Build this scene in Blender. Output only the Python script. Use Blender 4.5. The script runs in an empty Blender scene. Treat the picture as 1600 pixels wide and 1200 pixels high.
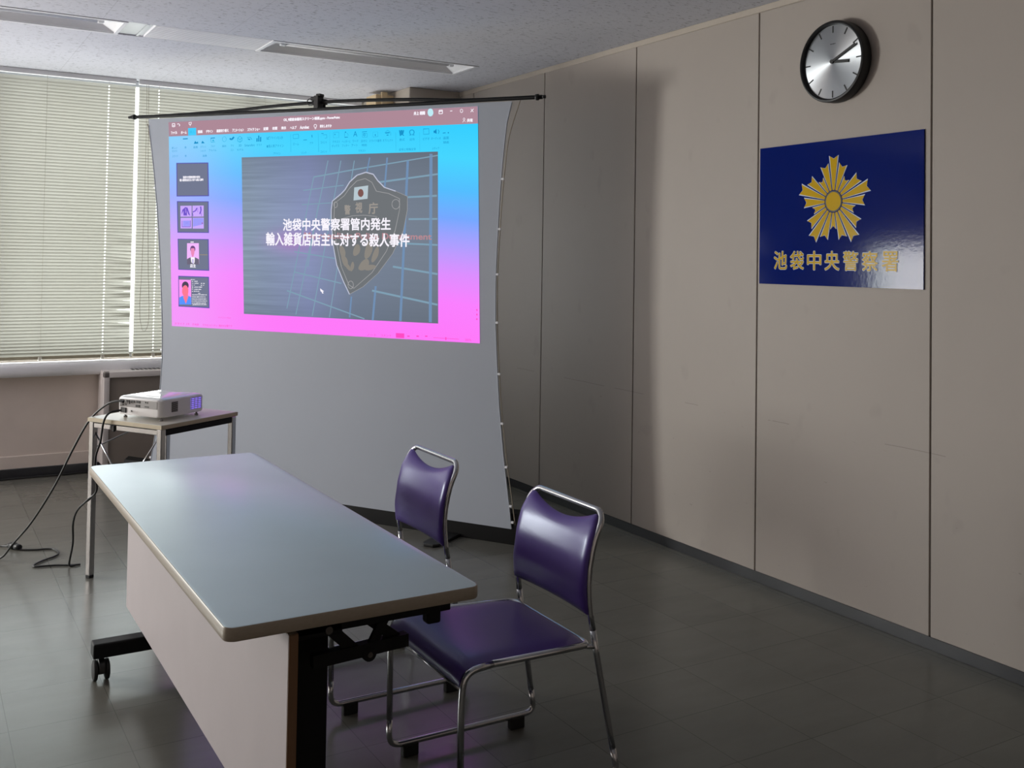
import bpy, bmesh, math, random
from mathutils import Vector, Matrix
random.seed(11)
S = bpy.context.scene
COL = S.collection
PI = math.pi

# ---------------------------------------------------------------- camera
cam_d = bpy.data.cameras.new('camera')
cam = bpy.data.objects.new('camera', cam_d)
COL.objects.link(cam)
S.camera = cam
YAW, PITCH, ROLL = 0.5351, 0.0266, 0.0152
fw = Vector((math.sin(YAW)*math.cos(PITCH), math.cos(YAW)*math.cos(PITCH), math.sin(PITCH)))
rt = Vector((math.cos(YAW), -math.sin(YAW), 0))
up = rt.cross(fw)
r2 = math.cos(ROLL)*rt + math.sin(ROLL)*up
u2 = -math.sin(ROLL)*rt + math.cos(ROLL)*up
mw = Matrix((r2, u2, -fw)).transposed().to_4x4()
mw.translation = Vector((-3.231, 0, 1.396))
cam.matrix_world = mw
cam_d.sensor_width = 36
cam_d.sensor_fit = 'HORIZONTAL'
cam_d.lens = 36*1580.4/1600
cam_d.shift_x = 3/1600
cam_d.shift_y = -235.5/1600
cam_d.clip_start = 0.05
cam_d.clip_end = 100

# ---------------------------------------------------------------- view, world
S.view_settings.view_transform = 'Standard'
S.view_settings.look = 'None'
S.view_settings.exposure = 0.0
S.view_settings.gamma = 1.0
S.view_settings.use_curve_mapping = False
S.cycles.use_denoising = True
S.cycles.max_bounces = 8
S.cycles.diffuse_bounces = 4
S.cycles.sample_clamp_indirect = 6.0
w = bpy.data.worlds.new('overcast_sky')
S.world = w
w.use_nodes = True
w.node_tree.nodes['Background'].inputs[0].default_value = (1.0, 0.975, 0.955, 1)
w.node_tree.nodes['Background'].inputs[1].default_value = 3.5

# ---------------------------------------------------------------- daylight through the windows
def area(name, loc, size, direction, power, color, spread=180):
    l = bpy.data.lights.new(name, 'AREA')
    l.shape = 'RECTANGLE'
    l.size, l.size_y = size
    l.energy = power
    l.color = color
    l.spread = math.radians(spread)
    o = bpy.data.objects.new(name, l)
    COL.objects.link(o)
    o.location = loc
    o.rotation_euler = Vector(direction).to_track_quat('-Z', 'Y').to_euler()
    return o

for z_ in (0.90, 1.25, 1.60):
    area('daylight_through_blinds', (-2.03, 6.83, z_), (3.05, 0.26), (0, -1, 0.5), 6.6, (0.93, 0.965, 1.0), 170)
area('daylight_open_window', (-5.87, 6.96, 1.18), (1.02, 0.84), (0.30, -1, 0.02), 222, (1.0, 0.985, 0.96))
area('daylight_under_blinds', (-2.0, 6.955, 0.7225), (3.1, 0.009), (0, -1, -0.05), 1.6, (0.95, 0.97, 1.0))

# ---------------------------------------------------------------- helpers
def lin(c):
    return tuple(((v/255)/12.92 if v/255 <= 0.04045 else ((v/255+0.055)/1.055)**2.4) for v in c)

def mat(name, rgb, rough=0.5, metal=0.0, var=0.0, scale=8.0, bump=0.0, bscale=60.0, spec=None, stretch=(1, 1, 1), coat=0.0):
    m = bpy.data.materials.new(name)
    m.use_nodes = True
    nt = m.node_tree
    b = nt.nodes['Principled BSDF']
    c = lin(rgb)
    b.inputs['Base Color'].default_value = (*c, 1)
    b.inputs['Roughness'].default_value = rough
    b.inputs['Metallic'].default_value = metal
    if spec is not None: b.inputs['Specular IOR Level'].default_value = spec
    if coat: b.inputs['Coat Weight'].default_value = coat; b.inputs['Coat Roughness'].default_value = 0.08
    if var or bump:
        tc = nt.nodes.new('ShaderNodeTexCoord')
        mp = nt.nodes.new('ShaderNodeMapping'); mp.inputs['Scale'].default_value = stretch
        nt.links.new(tc.outputs['Object'], mp.inputs['Vector'])
    if var:
        n = nt.nodes.new('ShaderNodeTexNoise'); n.inputs['Scale'].default_value = scale; n.inputs['Detail'].default_value = 5
        nt.links.new(mp.outputs[0], n.inputs['Vector'])
        r = nt.nodes.new('ShaderNodeMapRange'); r.inputs['To Min'].default_value = 1-var; r.inputs['To Max'].default_value = 1+var
        r.inputs['From Min'].default_value = 0.25; r.inputs['From Max'].default_value = 0.75
        nt.links.new(n.outputs['Fac'], r.inputs['Value'])
        mx = nt.nodes.new('ShaderNodeMix'); mx.data_type = 'RGBA'; mx.blend_type = 'MULTIPLY'; mx.inputs['Factor'].default_value = 1
        mx.inputs[6].default_value = (*c, 1)
        nt.links.new(r.outputs[0], mx.inputs[7])
        nt.links.new(mx.outputs[2], b.inputs['Base Color'])
    if bump:
        n2 = nt.nodes.new('ShaderNodeTexNoise'); n2.inputs['Scale'].default_value = bscale; n2.inputs['Detail'].default_value = 3
        nt.links.new(mp.outputs[0], n2.inputs['Vector'])
        bp = nt.nodes.new('ShaderNodeBump'); bp.inputs['Strength'].default_value = bump; bp.inputs['Distance'].default_value = 0.002
        nt.links.new(n2.outputs['Fac'], bp.inputs['Height'])
        nt.links.new(bp.outputs[0], b.inputs['Normal'])
    return m

def emat(name, rgb, strength=1.0):
    m = bpy.data.materials.new(name)
    m.use_nodes = True
    nt = m.node_tree
    nt.nodes.remove(nt.nodes['Principled BSDF'])
    e = nt.nodes.new('ShaderNodeEmission')
    e.inputs[0].default_value = (*lin(rgb), 1)
    e.inputs[1].default_value = strength
    nt.links.new(e.outputs[0], nt.nodes['Material Output'].inputs[0])
    return m

def math_node(nt, op, a, b=None, c=None):
    n = nt.nodes.new('ShaderNodeMath'); n.operation = op
    for i, v in enumerate((a, b, c)):
        if v is None: continue
        if isinstance(v, (int, float)): n.inputs[i].default_value = v
        else: nt.links.new(v, n.inputs[i])
    return n.outputs[0]

def obj(name, bm, mats, parent=None, smooth=None, loc=None):
    me = bpy.data.meshes.new(name)
    bmesh.ops.recalc_face_normals(bm, faces=bm.faces[:])
    bm.to_mesh(me); bm.free()
    for m in (mats if isinstance(mats, (list, tuple)) else [mats]): me.materials.append(m)
    if smooth is not None:
        for p in me.polygons: p.use_smooth = True
        try: me.set_sharp_from_angle(angle=math.radians(smooth))
        except Exception: pass
    o = bpy.data.objects.new(name, me)
    COL.objects.link(o)
    if parent: o.parent = parent
    if loc: o.location = loc
    return o

def tag(o, label, cat, group=None):
    o['label'] = label; o['category'] = cat
    if group: o['group'] = group
    return o

def thing(name, label, cat, loc=(0, 0, 0), rz=0, group=None):
    o = bpy.data.objects.new(name, None); COL.objects.link(o)
    o.location = loc; o.rotation_euler = (0, 0, rz); o.empty_display_size = 0.05
    return tag(o, label, cat, group)

def struct(name, bm, mats, parent=None, smooth=None):
    o = obj(name, bm, mats, parent, smooth); o['kind'] = 'structure'
    return o

def box(bm, x0, x1, y0, y1, z0, z1, bev=0.0, seg=2, mi=0, M=None):
    t = bmesh.new()
    vs = [t.verts.new((x, y, z)) for x in (x0, x1) for y in (y0, y1) for z in (z0, z1)]
    for f in ((0, 1, 3, 2), (4, 6, 7, 5), (0, 4, 5, 1), (2, 3, 7, 6), (0, 2, 6, 4), (1, 5, 7, 3)): t.faces.new([vs[i] for i in f])
    if bev: bmesh.ops.bevel(t, geom=t.edges[:], offset=bev, segments=seg, profile=0.5, affect='EDGES')
    merge(bm, t, mi, M)

def merge(bm, t, mi=0, M=None):
    if M is not None: bmesh.ops.transform(t, matrix=M, verts=t.verts[:])
    mp = {v: bm.verts.new(v.co) for v in t.verts}
    for f in t.faces:
        try:
            nf = bm.faces.new([mp[v] for v in f.verts]); nf.material_index = mi if mi else f.material_index; nf.smooth = f.smooth
        except ValueError: pass
    t.free()

def fillet(pts, rad, n=6):
    """round the corners of a polyline"""
    pts = [Vector(p) for p in pts]
    out = [pts[0]]
    for i in range(1, len(pts)-1):
        a, b, c = pts[i-1], pts[i], pts[i+1]
        r = rad[i-1] if isinstance(rad, (list, tuple)) else rad
        d1 = (a-b); d2 = (c-b)
        l = min(r, d1.length*0.49, d2.length*0.49)
        p, q = b+d1.normalized()*l, b+d2.normalized()*l
        for k in range(n+1):
            t = k/n
            out.append((1-t)**2*p + 2*t*(1-t)*b + t*t*q)
    out.append(pts[-1])
    return out

def smooth_path(pts, n=8):
    """Catmull-Rom through points"""
    P = [Vector(p) for p in pts]
    P = [2*P[0]-P[1]] + P + [2*P[-1]-P[-2]]
    out = []
    for i in range(1, len(P)-2):
        for k in range(n):
            t = k/n
            a, b, c, d = P[i-1], P[i], P[i+1], P[i+2]
            out.append(0.5*((2*b)+(c-a)*t+(2*a-5*b+4*c-d)*t*t+(3*b-a-3*c+d)*t**3))
    out.append(P[-2])
    return out

def tube(bm, pts, r, n=10, closed=False, mi=0, sq=False):
    pts = [Vector(p) for p in pts]
    cl = [pts[0]]
    for p in pts[1:]:
        if (p-cl[-1]).length > 1e-6: cl.append(p)
    pts = cl
    N = len(pts)
    tang = []
    for i in range(N):
        a = pts[(i-1) % N] if (i > 0 or closed) else pts[i]
        b = pts[(i+1) % N] if (i < N-1 or closed) else pts[i]
        tang.append((b-a).normalized())
    t0 = tang[0]
    ref = Vector((0, 0, 1)) if abs(t0.z) < 0.9 else Vector((0, 1, 0))
    nrm = (ref - t0*ref.dot(t0)).normalized()
    rings = []
    for i in range(N):
        t = tang[i]
        nrm = (nrm - t*nrm.dot(t)).normalized()
        bn = t.cross(nrm)
        rr = r[i] if isinstance(r, (list, tuple)) else r
        ring = []
        for k in range(n):
            a = 2*PI*k/n + (PI/4 if sq else 0)
            q = rr*(1.414 if sq else 1)
            ring.append(bm.verts.new(pts[i] + nrm*math.cos(a)*q + bn*math.sin(a)*q))
        rings.append(ring)
    for i in range(N if closed else N-1):
        A, B = rings[i], rings[(i+1) % N]
        for k in range(n):
            f = bm.faces.new((A[k], A[(k+1) % n], B[(k+1) % n], B[k])); f.material_index = mi; f.smooth = not sq
    if not closed:
        for rg in (rings[0][::-1], rings[-1]):
            f = bm.faces.new(rg); f.material_index = mi

def cyl(bm, c, axis, r, h, n=24, r2=None, mi=0, cap=True):
    c = Vector(c); ax = Vector(axis).normalized()
    q = Vector((0, 0, 1)).rotation_difference(ax)
    r2 = r if r2 is None else r2
    A = [bm.verts.new(c + q @ Vector((r*math.cos(2*PI*k/n), r*math.sin(2*PI*k/n), 0))) for k in range(n)]
    B = [bm.verts.new(c + q @ Vector((r2*math.cos(2*PI*k/n), r2*math.sin(2*PI*k/n), h))) for k in range(n)]
    for k in range(n):
        f = bm.faces.new((A[k], A[(k+1) % n], B[(k+1) % n], B[k])); f.smooth = True; f.material_index = mi
    if cap:
        f = bm.faces.new(A[::-1]); f.material_index = mi
        f = bm.faces.new(B); f.material_index = mi

def lathe(bm, prof, n=48, mi=0, M=None):
    """profile (radius, height) around z"""
    t = bmesh.new()
    rings = []
    for r, h in prof:
        rings.append([t.verts.new((r*math.cos(2*PI*k/n), r*math.sin(2*PI*k/n), h)) for k in range(n)] if r > 1e-6 else [t.verts.new((0, 0, h))])
    for A, B in zip(rings[:-1], rings[1:]):
        for k in range(n):
            a = [A[k % len(A)], A[(k+1) % len(A)]] if len(A) > 1 else [A[0]]
            b = [B[(k+1) % len(B)], B[k % len(B)]] if len(B) > 1 else [B[0]]
            f = t.faces.new(a+b); f.smooth = True
    merge(bm, t, mi, M)

def rrect(w, h, r, n=5):
    pts = []
    for cx, cy, a0 in ((w/2-r, h/2-r, 0), (-w/2+r, h/2-r, PI/2), (-w/2+r, -h/2+r, PI), (w/2-r, -h/2+r, 1.5*PI)):
        for k in range(n+1):
            a = a0 + PI/2*k/n
            pts.append((cx+r*math.cos(a), cy+r*math.sin(a)))
    return pts

def prism(bm, poly, z0, z1, mi=0, M=None, bev=0.0):
    t = bmesh.new()
    A = [t.verts.new((x, y, z0)) for x, y in poly]
    B = [t.verts.new((x, y, z1)) for x, y in poly]
    n = len(poly)
    for k in range(n): t.faces.new((A[k], A[(k+1) % n], B[(k+1) % n], B[k]))
    t.faces.new(A[::-1]); t.faces.new(B)
    if bev:
        ed = [e for e in t.edges if abs(e.verts[0].co.z-e.verts[1].co.z) < 1e-6]
        bmesh.ops.bevel(t, geom=ed, offset=bev, segments=3, profile=0.5, affect='EDGES')
    merge(bm, t, mi, M)

_txt = {}
def text_mesh(body):
    """triangles of a text in its own units, moved to a 0..1 box"""
    k = body
    if k in _txt: return _txt[k]
    c = bpy.data.curves.new('lettering', 'FONT'); c.body = body; c.resolution_u = 4
    o = bpy.data.objects.new('lettering', c); COL.objects.link(o)
    me = bpy.data.meshes.new_from_object(o.evaluated_get(bpy.context.evaluated_depsgraph_get()))
    vs = [v.co.copy() for v in me.vertices]; fs = [list(p.vertices) for p in me.polygons]
    bpy.data.objects.remove(o); bpy.data.curves.remove(c); bpy.data.meshes.remove(me)
    x0, x1 = min(v.x for v in vs), max(v.x for v in vs); y0, y1 = min(v.y for v in vs), max(v.y for v in vs)
    _txt[k] = ([((v.x-x0)/(x1-x0), (v.y-y0)/(y1-y0)) for v in vs], fs, (x1-x0)/(y1-y0))
    return _txt[k]

# ---------------------------------------------------------------- materials
def floor_material():
    m = mat('vinyl_tile_floor', (128, 124, 115), 0.2)
    nt = m.node_tree; b = nt.nodes['Principled BSDF']
    tc = nt.nodes.new('ShaderNodeTexCoord'); sx = nt.nodes.new('ShaderNodeSeparateXYZ')
    nt.links.new(tc.outputs['Object'], sx.inputs[0])
    T = 0.2916
    lines = None; ids = []
    for ax, off in ((0, -0.031), (1, 2.426)):
        q = math_node(nt, 'DIVIDE', math_node(nt, 'SUBTRACT', sx.outputs[ax], off), T)
        fr = math_node(nt, 'FRACT', q); ids.append(math_node(nt, 'FLOOR', q))
        d = math_node(nt, 'ABSOLUTE', math_node(nt, 'SUBTRACT', fr, 0.5))
        l = math_node(nt, 'GREATER_THAN', d, 0.5-0.0042)
        lines = l if lines is None else math_node(nt, 'MAXIMUM', lines, l)
    cb = nt.nodes.new('ShaderNodeCombineXYZ'); nt.links.new(ids[0], cb.inputs[0]); nt.links.new(ids[1], cb.inputs[1])
    wn = nt.nodes.new('ShaderNodeTexWhiteNoise'); nt.links.new(cb.outputs[0], wn.inputs['Vector'])
    n = nt.nodes.new('ShaderNodeTexNoise'); n.inputs['Scale'].default_value = 3.2; n.inputs['Detail'].default_value = 6; n.inputs['Roughness'].default_value = 0.65
    mp = nt.nodes.new('ShaderNodeMapping'); mp.inputs['Scale'].default_value = (1.0, 3.2, 1)
    nt.links.new(tc.outputs['Object'], mp.inputs[0]); nt.links.new(mp.outputs[0], n.inputs['Vector'])
    v = math_node(nt, 'ADD', math_node(nt, 'MULTIPLY', wn.outputs['Value'], 0.10), math_node(nt, 'MULTIPLY', n.outputs['Fac'], 0.34))
    v = math_node(nt, 'ADD', v, 0.78)
    v = math_node(nt, 'MULTIPLY', v, math_node(nt, 'SUBTRACT', 1.0, math_node(nt, 'MULTIPLY', lines, 0.42)))
    mx = nt.nodes.new('ShaderNodeMix'); mx.data_type = 'RGBA'; mx.blend_type = 'MULTIPLY'; mx.inputs['Factor'].default_value = 1
    mx.inputs[6].default_value = (*lin((104, 102, 95)), 1)
    nt.links.new(v, mx.inputs[7]); nt.links.new(mx.outputs[2], b.inputs['Base Color'])
    # wax wear: patches of different gloss, fine scratches
    n2 = nt.nodes.new('ShaderNodeTexNoise'); n2.inputs['Scale'].default_value = 26; n2.inputs['Detail'].default_value = 6
    mp2 = nt.nodes.new('ShaderNodeMapping'); mp2.inputs['Scale'].default_value = (0.5, 1.5, 1); mp2.inputs['Rotation'].default_value = (0, 0, 0.5)
    nt.links.new(tc.outputs['Object'], mp2.inputs[0]); nt.links.new(mp2.outputs[0], n2.inputs['Vector'])
    nt.links.new(math_node(nt, 'ADD', 0.16, math_node(nt, 'MULTIPLY', n2.outputs['Fac'], 0.14)), b.inputs['Roughness'])
    n3 = nt.nodes.new('ShaderNodeTexNoise'); n3.inputs['Scale'].default_value = 9; n3.inputs['Detail'].default_value = 2
    nt.links.new(tc.outputs['Object'], n3.inputs['Vector'])
    bp = nt.nodes.new('ShaderNodeBump'); bp.inputs['Strength'].default_value = 0.10; bp.inputs['Distance'].default_value = 0.004
    nt.links.new(math_node(nt, 'SUBTRACT', n3.outputs['Fac'], math_node(nt, 'MULTIPLY', lines, 0.6)), bp.inputs['Height'])
    nt.links.new(bp.outputs[0], b.inputs['Normal'])
    return m

def ceiling_material():
    m = mat('rock_wool_ceiling', (196, 195, 193), 0.9)
    nt = m.node_tree; b = nt.nodes['Principled BSDF']
    tc = nt.nodes.new('ShaderNodeTexCoord')
    mp = nt.nodes.new('ShaderNodeMapping'); mp.inputs['Scale'].default_value = (16, 45, 1)
    nt.links.new(tc.outputs['Object'], mp.inputs[0])
    n = nt.nodes.new('ShaderNodeTexNoise'); n.inputs['Scale'].default_value = 1.6; n.inputs['Detail'].default_value = 4; n.inputs['Roughness'].default_value = 0.7
    nt.links.new(mp.outputs[0], n.inputs['Vector'])
    r = nt.nodes.new('ShaderNodeMapRange'); r.inputs['From Min'].default_value = 0.585; r.inputs['From Max'].default_value = 0.64
    r.inputs['To Min'].default_value = 1; r.inputs['To Max'].default_value = 0.42
    nt.links.new(n.outputs['Fac'], r.inputs['Value'])
    sx = nt.nodes.new('ShaderNodeSeparateXYZ'); nt.links.new(tc.outputs['Object'], sx.inputs[0])
    ln = None
    for ax, T, off in ((0, 0.6, -0.05), (1, 0.3, 5.25)):
        q = math_node(nt, 'FRACT', math_node(nt, 'DIVIDE', math_node(nt, 'SUBTRACT', sx.outputs[ax], off), T))
        d = math_node(nt, 'ABSOLUTE', math_node(nt, 'SUBTRACT', q, 0.5))
        l = math_node(nt, 'GREATER_THAN', d, 0.5-0.0012/T)
        ln = l if ln is None else math_node(nt, 'MAXIMUM', ln, l)
    v = math_node(nt, 'MULTIPLY', r.outputs[0], math_node(nt, 'SUBTRACT', 1.0, math_node(nt, 'MULTIPLY', ln, 0.25)))
    mx = nt.nodes.new('ShaderNodeMix'); mx.data_type = 'RGBA'; mx.blend_type = 'MULTIPLY'; mx.inputs['Factor'].default_value = 1
    mx.inputs[6].default_value = (*lin((204, 204, 212)), 1)
    nt.links.new(v, mx.inputs[7]); nt.links.new(mx.outputs[2], b.inputs['Base Color'])
    bp = nt.nodes.new('ShaderNodeBump'); bp.inputs['Strength'].default_value = 0.5; bp.inputs['Distance'].default_value = 0.003
    nt.links.new(r.outputs[0], bp.inputs['Height']); nt.links.new(bp.outputs[0], b.inputs['Normal'])
    return m

def partition_material():
    m = mat('painted_steel_partition', (178, 170, 160), 0.6)
    nt = m.node_tree; b = nt.nodes['Principled BSDF']
    tc = nt.nodes.new('ShaderNodeTexCoord'); sx = nt.nodes.new('ShaderNodeSeparateXYZ')
    nt.links.new(tc.outputs['Object'], sx.inputs[0])
    n = nt.nodes.new('ShaderNodeTexNoise'); n.inputs['Scale'].default_value = 1.6; n.inputs['Detail'].default_value = 5
    nt.links.new(tc.outputs['Object'], n.inputs['Vector'])
    v = math_node(nt, 'ADD', 0.94, math_node(nt, 'MULTIPLY', n.outputs['Fac'], 0.12))
    # scuff line left by chair backs, about 0.72 m up
    n2 = nt.nodes.new('ShaderNodeTexNoise'); n2.inputs['Scale'].default_value = 3.0; n2.inputs['Detail'].default_value = 3
    nt.links.new(tc.outputs['Object'], n2.inputs['Vector'])
    hz = math_node(nt, 'ADD', 0.709, math_node(nt, 'MULTIPLY', math_node(nt, 'SUBTRACT', sx.outputs[1], 2.0), 0.0075))
    hz = math_node(nt, 'ADD', hz, math_node(nt, 'MULTIPLY', math_node(nt, 'SUBTRACT', n2.outputs['Fac'], 0.5), 0.012))
    d = math_node(nt, 'ABSOLUTE', math_node(nt, 'SUBTRACT', sx.outputs[2], hz))
    s = math_node(nt, 'MULTIPLY', math_node(nt, 'LESS_THAN', d, 0.0016), math_node(nt, 'GREATER_THAN', n2.outputs['Fac'], 0.52))
    # small scratches and rub marks
    mp = nt.nodes.new('ShaderNodeMapping'); mp.inputs['Scale'].default_value = (1, 7, 34)
    nt.links.new(tc.outputs['Object'], mp.inputs[0])
    n3 = nt.nodes.new('ShaderNodeTexNoise'); n3.inputs['Scale'].default_value = 2.1; n3.inputs['Detail'].default_value = 3
    nt.links.new(mp.outputs[0], n3.inputs['Vector'])
    mk = math_node(nt, 'MULTIPLY', math_node(nt, 'GREATER_THAN', n3.outputs['Fac'], 0.735), math_node(nt, 'LESS_THAN', sx.outputs[2], 0.75))
    mp4 = nt.nodes.new('ShaderNodeMapping'); mp4.inputs['Scale'].default_value = (1, 6, 4); mp4.inputs['Rotation'].default_value = (0.6, 0, 0)
    nt.links.new(tc.outputs['Object'], mp4.inputs[0])
    n4 = nt.nodes.new('ShaderNodeTexNoise'); n4.inputs['Scale'].default_value = 1.3; n4.inputs['Detail'].default_value = 2
    nt.links.new(mp4.outputs[0], n4.inputs['Vector'])
    r4 = nt.nodes.new('ShaderNodeMapRange'); r4.inputs['From Min'].default_value = 0.66; r4.inputs['From Max'].default_value = 0.74; r4.inputs['To Max'].default_value = 0.06
    nt.links.new(n4.outputs['Fac'], r4.inputs['Value'])
    dark = math_node(nt, 'MAXIMUM', math_node(nt, 'MAXIMUM', math_node(nt, 'MULTIPLY', s, 0.26), math_node(nt, 'MULTIPLY', mk, 0.25)), r4.outputs[0])
    v = math_node(nt, 'MULTIPLY', v, math_node(nt, 'SUBTRACT', 1.0, dark))
    mx = nt.nodes.new('ShaderNodeMix'); mx.data_type = 'RGBA'; mx.blend_type = 'MULTIPLY'; mx.inputs['Factor'].default_value = 1
    mx.inputs[6].default_value = (*lin((166, 157, 149)), 1)
    nt.links.new(v, mx.inputs[7]); nt.links.new(mx.outputs[2], b.inputs['Base Color'])
    return m

def slat_material():
    m = bpy.data.materials.new('beige_slats'); m.use_nodes = True
    nt = m.node_tree; nt.nodes.remove(nt.nodes['Principled BSDF'])
    d = nt.nodes.new('ShaderNodeBsdfDiffuse'); t = nt.nodes.new('ShaderNodeBsdfTranslucent'); x = nt.nodes.new('ShaderNodeMixShader')
    tc = nt.nodes.new('ShaderNodeTexCoord'); n = nt.nodes.new('ShaderNodeTexNoise'); n.inputs['Scale'].default_value = 2.0
    nt.links.new(tc.outputs['Object'], n.inputs['Vector'])
    cr = nt.nodes.new('ShaderNodeValToRGB')
    cr.color_ramp.elements[0].color = (*lin((226, 223, 214)), 1); cr.color_ramp.elements[1].color = (*lin((238, 236, 231)), 1)
    nt.links.new(n.outputs['Fac'], cr.inputs[0])
    d.inputs[0].default_value = (*lin((150, 146, 138)), 1); nt.links.new(cr.outputs[0], t.inputs[0])
    x.inputs[0].default_value = 0.34
    nt.links.new(d.outputs[0], x.inputs[1]); nt.links.new(t.outputs[0], x.inputs[2])
    nt.links.new(x.outputs[0], nt.nodes['Material Output'].inputs[0])
    return m

def glass_material():
    m = bpy.data.materials.new('window_glass'); m.use_nodes = True
    nt = m.node_tree; nt.nodes.remove(nt.nodes['Principled BSDF'])
    t = nt.nodes.new('ShaderNodeBsdfTransparent'); g = nt.nodes.new('ShaderNodeBsdfGlossy'); x = nt.nodes.new('ShaderNodeMixShader')
    t.inputs[0].default_value = (0.93, 0.97, 0.95, 1); g.inputs['Roughness'].default_value = 0.02
    x.inputs[0].default_value = 0.06
    nt.links.new(t.outputs[0], x.inputs[1]); nt.links.new(g.outputs[0], x.inputs[2])
    nt.links.new(x.outputs[0], nt.nodes['Material Output'].inputs[0])
    return m

def dial_material():
    m = mat('brushed_dial', (176, 180, 184), 0.38, 0.85)
    nt = m.node_tree; b = nt.nodes['Principled BSDF']
    b.inputs['Anisotropic'].default_value = 0.85
    tg = nt.nodes.new('ShaderNodeTangent'); tg.direction_type = 'RADIAL'; tg.axis = 'X'
    nt.links.new(tg.outputs[0], b.inputs['Tangent'])
    return m

M_floor = floor_material(); M_ceil = ceiling_material(); M_part = partition_material(); M_slat = slat_material(); M_glass = glass_material()
M_groove = mat('dark_joint', (26, 24, 22), 0.8, var=0.1)
M_base = mat('dark_vinyl_baseboard', (44, 44, 47), 0.35, var=0.12, scale=6)
M_trim = mat('painted_trim', (182, 172, 160), 0.45, var=0.04)
M_wall = mat('painted_wall', (218, 204, 194), 0.7, var=0.06, scale=4, bump=0.15)
M_white = mat('white_paint', (226, 226, 230), 0.45, var=0.03)
M_sill = mat('white_sill_paint', (246, 245, 248), 0.4, var=0.03)
M_alu = mat('aluminium', (200, 202, 206), 0.35, 0.9, var=0.04)
M_reflector = mat('lamp_reflector', (252, 252, 255), 0.3, 0.0, var=0.02)
M_black = mat('black_plastic', (17, 17, 18), 0.42, var=0.1, scale=20)
M_blackm = mat('black_powder_coat', (11, 11, 12), 0.55, var=0.1, scale=30, spec=0.25)
M_cable = mat('black_cable', (15, 14, 14), 0.45, var=0.1, scale=20)
M_rubber = mat('black_rubber', (16, 16, 16), 0.7, var=0.1, scale=20)
M_chrome = mat('chrome', (188, 189, 192), 0.16, 1.0, var=0.05, scale=12)
M_vinyl = mat('purple_vinyl', (78, 56, 126), 0.33, var=0.05, scale=10, bump=0.06, bscale=220)
M_lam = mat('grey_laminate', (226, 240, 250), 0.30, var=0.02, scale=6, bump=0.02, bscale=160)
M_edge = mat('beige_edge_band', (150, 138, 122), 0.45, var=0.06, scale=10, stretch=(8, 1, 20))
M_panel = mat('pinkish_grey_panel', (174, 165, 166), 0.5, var=0.03)
M_wood = mat('brown_panel_edge', (116, 84, 56), 0.5, var=0.12, scale=12, stretch=(1, 1, 0.2))
M_screen = mat('screen_fabric', (162, 167, 177), 0.75, var=0.02, scale=2)
M_blue = mat('blue_sign_film', (3, 27, 104), 0.09, var=0.03, spec=0.06, bump=0.06, bscale=70)
M_gold = mat('gold_sign_film', (200, 162, 24), 0.22, spec=0.06, var=0.04)
M_outline = mat('pale_outline', (176, 190, 214), 0.4, var=0.03)
M_dial = dial_material()
M_ink = mat('black_ink', (16, 17, 19), 0.5, var=0.05)
M_proj = mat('white_plastic', (232, 229, 228), 0.35, var=0.02)
M_projtop = mat('glossy_white_plastic', (226, 226, 228), 0.12, var=0.02, coat=0.6)
M_conn = mat('connector_grey', (150, 146, 144), 0.5, var=0.08)
M_stand = mat('cream_board', (206, 198, 184), 0.35, var=0.05)
M_standedge = mat('cream_board_edge', (186, 172, 146), 0.5, var=0.08)
M_heater = mat('heater_enamel', (206, 198, 196), 0.45, var=0.03)
M_heaterp = mat('heater_panel', (142, 130, 122), 0.55, var=0.05)
M_pale_wood = mat('pale_wood', (208, 184, 146), 0.5, var=0.10, scale=14, stretch=(1, 1, 0.15))
M_screw = mat('dull_screw', (96, 92, 88), 0.4, 0.8, var=0.1)
M_cord = mat('beige_cord', (150, 140, 124), 0.7, var=0.05)
M_rail = mat('olive_blind_rail', (150, 142, 120), 0.5, var=0.05)

for m_, c_, s_ in ((M_lam, (0.40, 0.98, 1.0), 1.0), (M_floor, (0.62, 0.96, 1.0), 0.45), (M_vinyl, (0.72, 0.84, 1.0), 0.45), (M_stand, (0.6, 1.0, 0.98), 0.7)):
    m_.node_tree.nodes['Principled BSDF'].inputs['Specular IOR Level'].default_value = s_
    m_.node_tree.nodes['Principled BSDF'].inputs['Specular Tint'].default_value = (*c_, 1)   # cyan tint put into the gloss imitates the projected image's cool reflections

# ---------------------------------------------------------------- the room
H = 2.546
XL, YB, YF = -6.8, -2.6, 6.99
bm = bmesh.new(); box(bm, XL-0.1, 0.1, YB-0.1, YF+0.2, -0.1, 0); struct('floor', bm, M_floor)

# ceiling with the long slot of the recessed lights
SX0, SX1, SY0, SY1 = -3.66, -0.345, 5.252, 5.578
bm = bmesh.new()
for x0, x1, y0, y1 in ((XL-0.1, 0.1, YB-0.1, SY0), (XL-0.1, 0.1, SY1, YF+0.2), (XL-0.1, SX0, SY0, SY1), (SX1, 0.1, SY0, SY1)):
    box(bm, x0, x1, y0, y1, H, H+0.2)
struct('ceiling', bm, M_ceil)

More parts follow.
